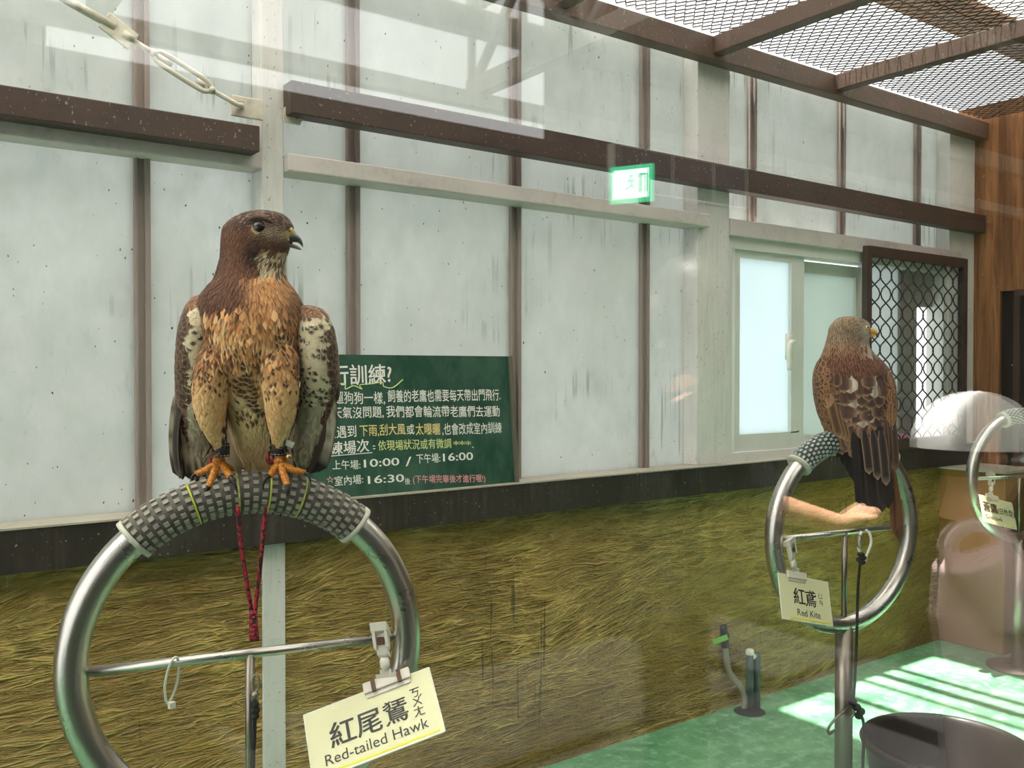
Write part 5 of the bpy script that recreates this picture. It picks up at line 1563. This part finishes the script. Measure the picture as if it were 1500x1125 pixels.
def person(name, label, J, cols, cap=None, sleeve=0.75):
    """J: joints in the place (metres): head, neck, hip, shoulder/elbow/wrist/tip and hip/knee/ankle pairs, face = unit direction the face points in"""
    ground = Vector((J['hip'].x, J['hip'].y, 0))
    root = thing(name, ground, label, 'person')
    fc = J['face']; up = Vector((0, 0, 1)); sd = fc.cross(up).normalized(); hr = J['hr']
    k = hr / 0.105                       # size against an adult head
    pieces = []
    hd = J['head']
    prof = [(-1.08, 0.35), (-0.95, 0.62), (-0.6, 0.86), (-0.1, 1.0), (0.4, 1.0), (0.8, 0.72), (1.02, 0.25)]
    def headpt(z, a):                     # helper for the skull outline
        return hd + up * (z * hr * 1.08)
    m = MB(); v = []; f = []; seg = 24; R = cubic([[z, w] for z, w in prof], 4)
    for z, w in R:
        for q in range(seg):
            a = 2 * PI * q / seg; ca, sa = math.cos(a), math.sin(a)
            fw = 0.95 if ca > 0 else (1.0 if z > -0.3 else 0.72 + 0.2 * max(-1, z + 0.3))
            v.append(hd + up * z * hr * 1.08 + fc * (ca * w * hr * fw) + sd * (sa * w * hr * 0.78))
    for i in range(len(R) - 1):
        for q in range(seg):
            q2 = (q + 1) % seg; f.append((i * seg + q, i * seg + q2, (i + 1) * seg + q2, (i + 1) * seg + q))
    f.append(tuple(range(seg))); f.append(tuple(reversed([(len(R) - 1) * seg + q for q in range(seg)])))
    pieces.append(m.add(v, f))
    pieces.append(tubem([hd + fc * hr * 0.9 + up * hr * 0.12, hd + fc * hr * 1.14 - up * hr * 0.22, hd + fc * hr * 0.9 - up * hr * 0.28], [hr * .08, hr * .16, hr * .13], 10))
    for s_ in (-1, 1): pieces.append(blob(hd + sd * s_ * hr * 0.8 - fc * hr * 0.05 - up * hr * 0.05, hr * 0.2, (1, 1, 1.5)))
    pieces.append(tubem([hd - up * hr * 0.7 - fc * hr * 0.1, J['neck']], [hr * 0.52, hr * 0.56]))
    sh = [J['sh0'], J['sh1']]; mid = (sh[0] + sh[1]) / 2
    wv = (sh[1] - sh[0]) / 2
    def torso(g, bottom):
        return [tubem([mid + wv * t - up * 0.02 * k, mid.lerp(J['hip'], 0.45) + wv * t * 0.8, J['hip'].lerp(mid, 0.12) + wv * t * 0.72, J['hip'] + wv * t * 0.72 - up * bottom], [0.068 * k + g, 0.088 * k + g, 0.084 * k + g, 0.086 * k + g]) for t in (-0.62, -0.2, 0.2, 0.62)]
    pieces += torso(0, 0.02)
    pieces.append(tubem([sh[0], mid + up * 0.015, sh[1]], [0.05 * k, 0.06 * k, 0.05 * k]))
    for i in (0, 1):
        s_, e, w, t = J[f'sh{i}'], J[f'el{i}'], J[f'wr{i}'], J[f'tip{i}']
        pieces.append(tubem([s_, s_.lerp(e, .5), e, e.lerp(w, .35), w], [0.047 * k, 0.043 * k, 0.035 * k, 0.036 * k, 0.024 * k]))
        hdv = (t - w); L = hdv.length; hdv.normalize(); pal = J.get(f'palm{i}', up); across = hdv.cross(pal).normalized()
        pieces.append(tubem([w, w + hdv * L * 0.25, w + hdv * L * 0.5], [0.022 * k, 0.026 * k, 0.026 * k], 12))
        for q, (off, fl) in enumerate(((-1.5, 0.82), (-0.5, 0.97), (0.5, 1.0), (1.5, 0.86))):
            b = w + hdv * L * 0.46 + across * off * 0.015 * k; curl = J.get(f'curl{i}', 0.3)
            pieces.append(tubem([w + hdv * L * 0.2 + across * off * 0.010 * k, b, b + hdv * L * 0.24 * fl - pal * L * 0.10 * curl, b + hdv * L * 0.40 * fl * (1 - 0.4 * curl) - pal * L * 0.30 * curl, b + hdv * L * 0.54 * fl * (1 - 0.75 * curl) - pal * L * 0.46 * curl],
                                [0.011 * k, 0.0095 * k, 0.0088 * k, 0.0080 * k, 0.0066 * k], 8))
        b = w + hdv * L * 0.15 - across * 0.022 * k
        pieces.append(tubem([w + hdv * L * 0.1, b + hdv * L * 0.12 - across * 0.012 * k, b + hdv * L * 0.3 - across * 0.018 * k - pal * 0.01 * k, b + hdv * L * 0.42 - across * 0.008 * k - pal * 0.02 * k], [0.014 * k, 0.012 * k, 0.0105 * k, 0.008 * k], 8))
        hp, kn, an = J[f'hp{i}'], J[f'kn{i}'], J[f'an{i}']
        pieces.append(tubem([hp, hp.lerp(kn, .5), kn, kn.lerp(an, .35), an], [0.082 * k, 0.072 * k, 0.052 * k, 0.052 * k, 0.034 * k]))
        pieces.append(tubem([an - fc * 0.03 * k - up * 0.015, an + fc * 0.06 * k - up * 0.045 * k, an + fc * 0.13 * k - up * 0.055 * k], [0.034 * k, 0.034 * k, 0.026 * k]))
    vs, fs = remeshed(pieces, 0.0042)
    body = MB(); body.v = vs; body.f = fs; body.build('body', M_SKIN, root, True)
    # eyes and mouth
    for s_ in (-1, 1):
        e = MB().ball(hd + fc * hr * 0.80 + sd * s_ * hr * 0.34 + up * hr * 0.08, hr * 0.13, 12, 8).build('eye', M_WHITEPL, root, True)
        MB().ball(hd + fc * hr * 0.885 + sd * s_ * hr * 0.34 + up * hr * 0.08, hr * 0.065, 10, 6).build('iris', M_EYE, e, True)
    MB().tube([hd + fc * hr * 0.90 + sd * hr * q * 0.26 - up * hr * (0.52 - 0.03 * q * q) - fc * hr * 0.10 * q * q for q in (-1, -.5, 0, .5, 1)], hr * 0.035, 8).build('mouth', simple('lips', (176, 104, 96), 0.5), root, True)
    # shirt
    g = 0.012
    P = torso(g, J.get('hem', 0.05)) + [tubem([sh[0], mid + up * 0.012, sh[1]], [0.056 * k + g, 0.062 * k + g, 0.056 * k + g])]
    for i in (0, 1):
        s_, e = J[f'sh{i}'], J[f'el{i}']; en = s_.lerp(e, sleeve) if sleeve <= 1 else e.lerp(J[f'wr{i}'], sleeve - 1)
        P.append(tubem([s_, s_.lerp(en, .5), en], [0.058 * k + g, 0.056 * k + g * 1.3, 0.055 * k + g * 1.8]))
    if J.get('collar'): P.append(tubem([J['neck'] - up * 0.04, hd - up * hr * 0.75 - fc * hr * 0.1], [0.066 * k, 0.064 * k]))
    vs, fs = remeshed(P, 0.0055); b = MB(); b.v = vs; b.f = fs; b.build('shirt', cols[0], root, True)
    # trousers
    P = [tubem([J['hip'] + up * 0.03 + wv * t * .7, J['hip'] - up * 0.07 + wv * t * .7], [0.088 * k + g, 0.09 * k + g]) for t in (-.5, 0, .5)]
    for i in (0, 1):
        hp, kn, an = J[f'hp{i}'], J[f'kn{i}'], J[f'an{i}']; en = hp.lerp(kn, 0.85) if J.get('short') else kn.lerp(an, 0.9)
        P.append(tubem([hp, hp.lerp(kn, .5), en], [0.088 * k + g, 0.084 * k + g, 0.078 * k + g] if J.get('short') else [0.088 * k + g, 0.075 * k + g, 0.05 * k + g]))
    vs, fs = remeshed(P, 0.0055); b = MB(); b.v = vs; b.f = fs; b.build('trousers', cols[1], root, True)
    for i in (0, 1):
        an = J[f'an{i}']; m = MB(); z0 = 0.0
        vs, fs = remeshed([tubem([an - fc * 0.035 * k - up * 0.01, an - fc * 0.02 * k - up * 0.035 * k, an + fc * 0.07 * k - up * 0.045 * k, an + fc * 0.15 * k - up * 0.052 * k], [0.042 * k, 0.046 * k, 0.044 * k, 0.034 * k])], 0.005)
        b = MB(); b.v = [Vector((q.x, q.y, max(q.z, 0.002))) for q in vs]; b.f = fs; b.build('shoe', cols[2], root, True)
    # hair and cap
    m = MB(); v = []; f = []; n = 12
    for i in range(n + 1):
        th = (0.8 if J.get('collar') else 0.62) * PI * i / n
        for q in range(seg):
            a = 2 * PI * q / seg; ca = math.cos(a)
            lim = 1.0 if ca < 0.3 else 0.62
            t2 = th * lim
            v.append(hd + up * math.cos(t2) * hr * 1.2 + fc * (math.sin(t2) * ca * hr * 1.13) + sd * (math.sin(t2) * math.sin(a) * hr * 0.97))
    for i in range(n):
        for q in range(seg):
            q2 = (q + 1) % seg; f.append((i * seg + q, i * seg + q2, (i + 1) * seg + q2, (i + 1) * seg + q))
    m.add(v, f).build('hair', M_HAIR, root, True)
    if cap:
        m = MB(); v = []; f = []; n = 10; cc = hd + up * hr * 0.16 - fc * hr * 0.04
        for i in range(n + 1):
            th = 0.52 * PI * i / n
            for q in range(32):
                a = 2 * PI * q / 32; rib = 1 + 0.012 * math.cos(6 * a)
                v.append(cc + up * math.cos(th) * hr * 1.10 + fc * (math.sin(th) * math.cos(a) * hr * 1.2 * rib) + sd * (math.sin(th) * math.sin(a) * hr * 1.04 * rib))
        for i in range(n):
            for q in range(32):
                q2 = (q + 1) % 32; f.append((i * 32 + q, i * 32 + q2, (i + 1) * 32 + q2, (i + 1) * 32 + q))
        m.add(v, f); cp_ = m.build('cap', cap, root, True)
        m = MB(); v = []; f = []
        for j, t in enumerate((0.0, 0.33, 0.66, 1.0)):
            for q in range(13):
                a = (q - 6) / 6 * 1.25
                base_ = cc + fc * math.cos(a) * hr * 1.10 + sd * math.sin(a) * hr * 0.96
                v.append(base_ + fc * t * hr * 0.85 * math.cos(a) ** 0.6 - up * (0.10 * t * hr + 0.22 * hr * (q - 6) ** 2 / 36))
        nv = len(v); v += [p - up * 0.004 for p in v]
        for j in range(3):
            for q in range(12):
                a = j * 13 + q; f += [(a, a + 1, a + 14, a + 13), (nv + a, nv + a + 13, nv + a + 14, nv + a + 1)]
        edge = [q for q in range(13)] + [13 * j + 12 for j in (1, 2, 3)] + [39 + q for q in range(11, -1, -1)] + [13 * j for j in (2, 1)]
        for a, b in zip(edge, edge[1:] + edge[:1]): f.append((a, nv + a, nv + b, b))
        m.add(v, f).build('brim', cap, cp_, True)
        MB().ball(cc + up * hr * 1.07, hr * 0.09, 12, 6, (1, 1, 0.5)).build('cap_button', cap, cp_, True)
    return root


def V(x, y, d): return mirrored(at(x, y, depth=d))
d0 = 1.75
fcv = (V(1560, 672, d0 + 0.10) - V(1440, 655, d0 + 0.10)); fcv.z = 0; fcv.normalize()
an0, an1 = V(1440, 1500, d0 + .03), V(1446, 1500, d0 + .22); an0.z = an1.z = 0.06
person('person', 'person in a white cap and pale pink shirt leaning forward, mirrored in the glass', dict(
    head=V(1430, 662, d0 + .11), neck=V(1412, 765, d0 + .11), hip=V(1452, 1000, d0 + .11), hr=0.098, face=fcv, hem=0.02, short=True,
    sh0=V(1432, 812, d0 - .02), el0=V(1512, 930, d0 - .03), wr0=V(1610, 860, d0 - .01), tip0=V(1668, 800, d0 + .02),
    sh1=V(1432, 812, d0 + .24), el1=V(1520, 925, d0 + .25), wr1=V(1610, 850, d0 + .18), tip1=V(1668, 795, d0 + .14),
    hp0=V(1452, 1030, d0 + .03), kn0=V(1462, 1270, d0 + .03), an0=an0, hp1=V(1452, 1030, d0 + .20), kn1=V(1466, 1270, d0 + .2), an1=an1),
    (cloth('pale_pink_shirt', (238, 208, 212)), cloth('pinkish_grey_shorts', (206, 186, 182)), simple('white_shoe', (220, 220, 216), 0.6)), cap=cloth('white_cap', (240, 238, 234)))
d1 = 2.40
f2 = Vector((0.35, -1, 0)).normalized()
an0, an1 = V(985, 1400, d1), V(1000, 1400, d1 + .24); an0.z = an1.z = 0.075
person('person', 'person in dark clothes stretching one bare forearm out, mirrored in the glass', dict(
    head=V(1005, 440, d1 + .14), neck=V(990, 520, d1 + .14), hip=V(985, 850, d1 + .14), hr=0.105, face=f2, hem=0.06, collar=True,
    sh0=V(1005, 575, d1 - .05), el0=V(1105, 735, d1 - .05), wr0=V(1232, 768, d1 - .02), tip0=V(1300, 728, d1), curl0=0.7,
    sh1=V(1005, 575, d1 + .33), el1=V(985, 735, d1 + .36), wr1=V(1010, 880, d1 + .33), tip1=V(1020, 985, d1 + .32),
    hp0=V(985, 880, d1 + .05), kn0=V(992, 1130, d1 + .05), an0=an0, hp1=V(985, 880, d1 + .23), kn1=V(1000, 1130, d1 + .23), an1=an1),
    (cloth('black_shirt', (24, 24, 27)), cloth('black_trousers', (22, 22, 25)), simple('black_shoe', (20, 20, 20), 0.5)), sleeve=1.08)
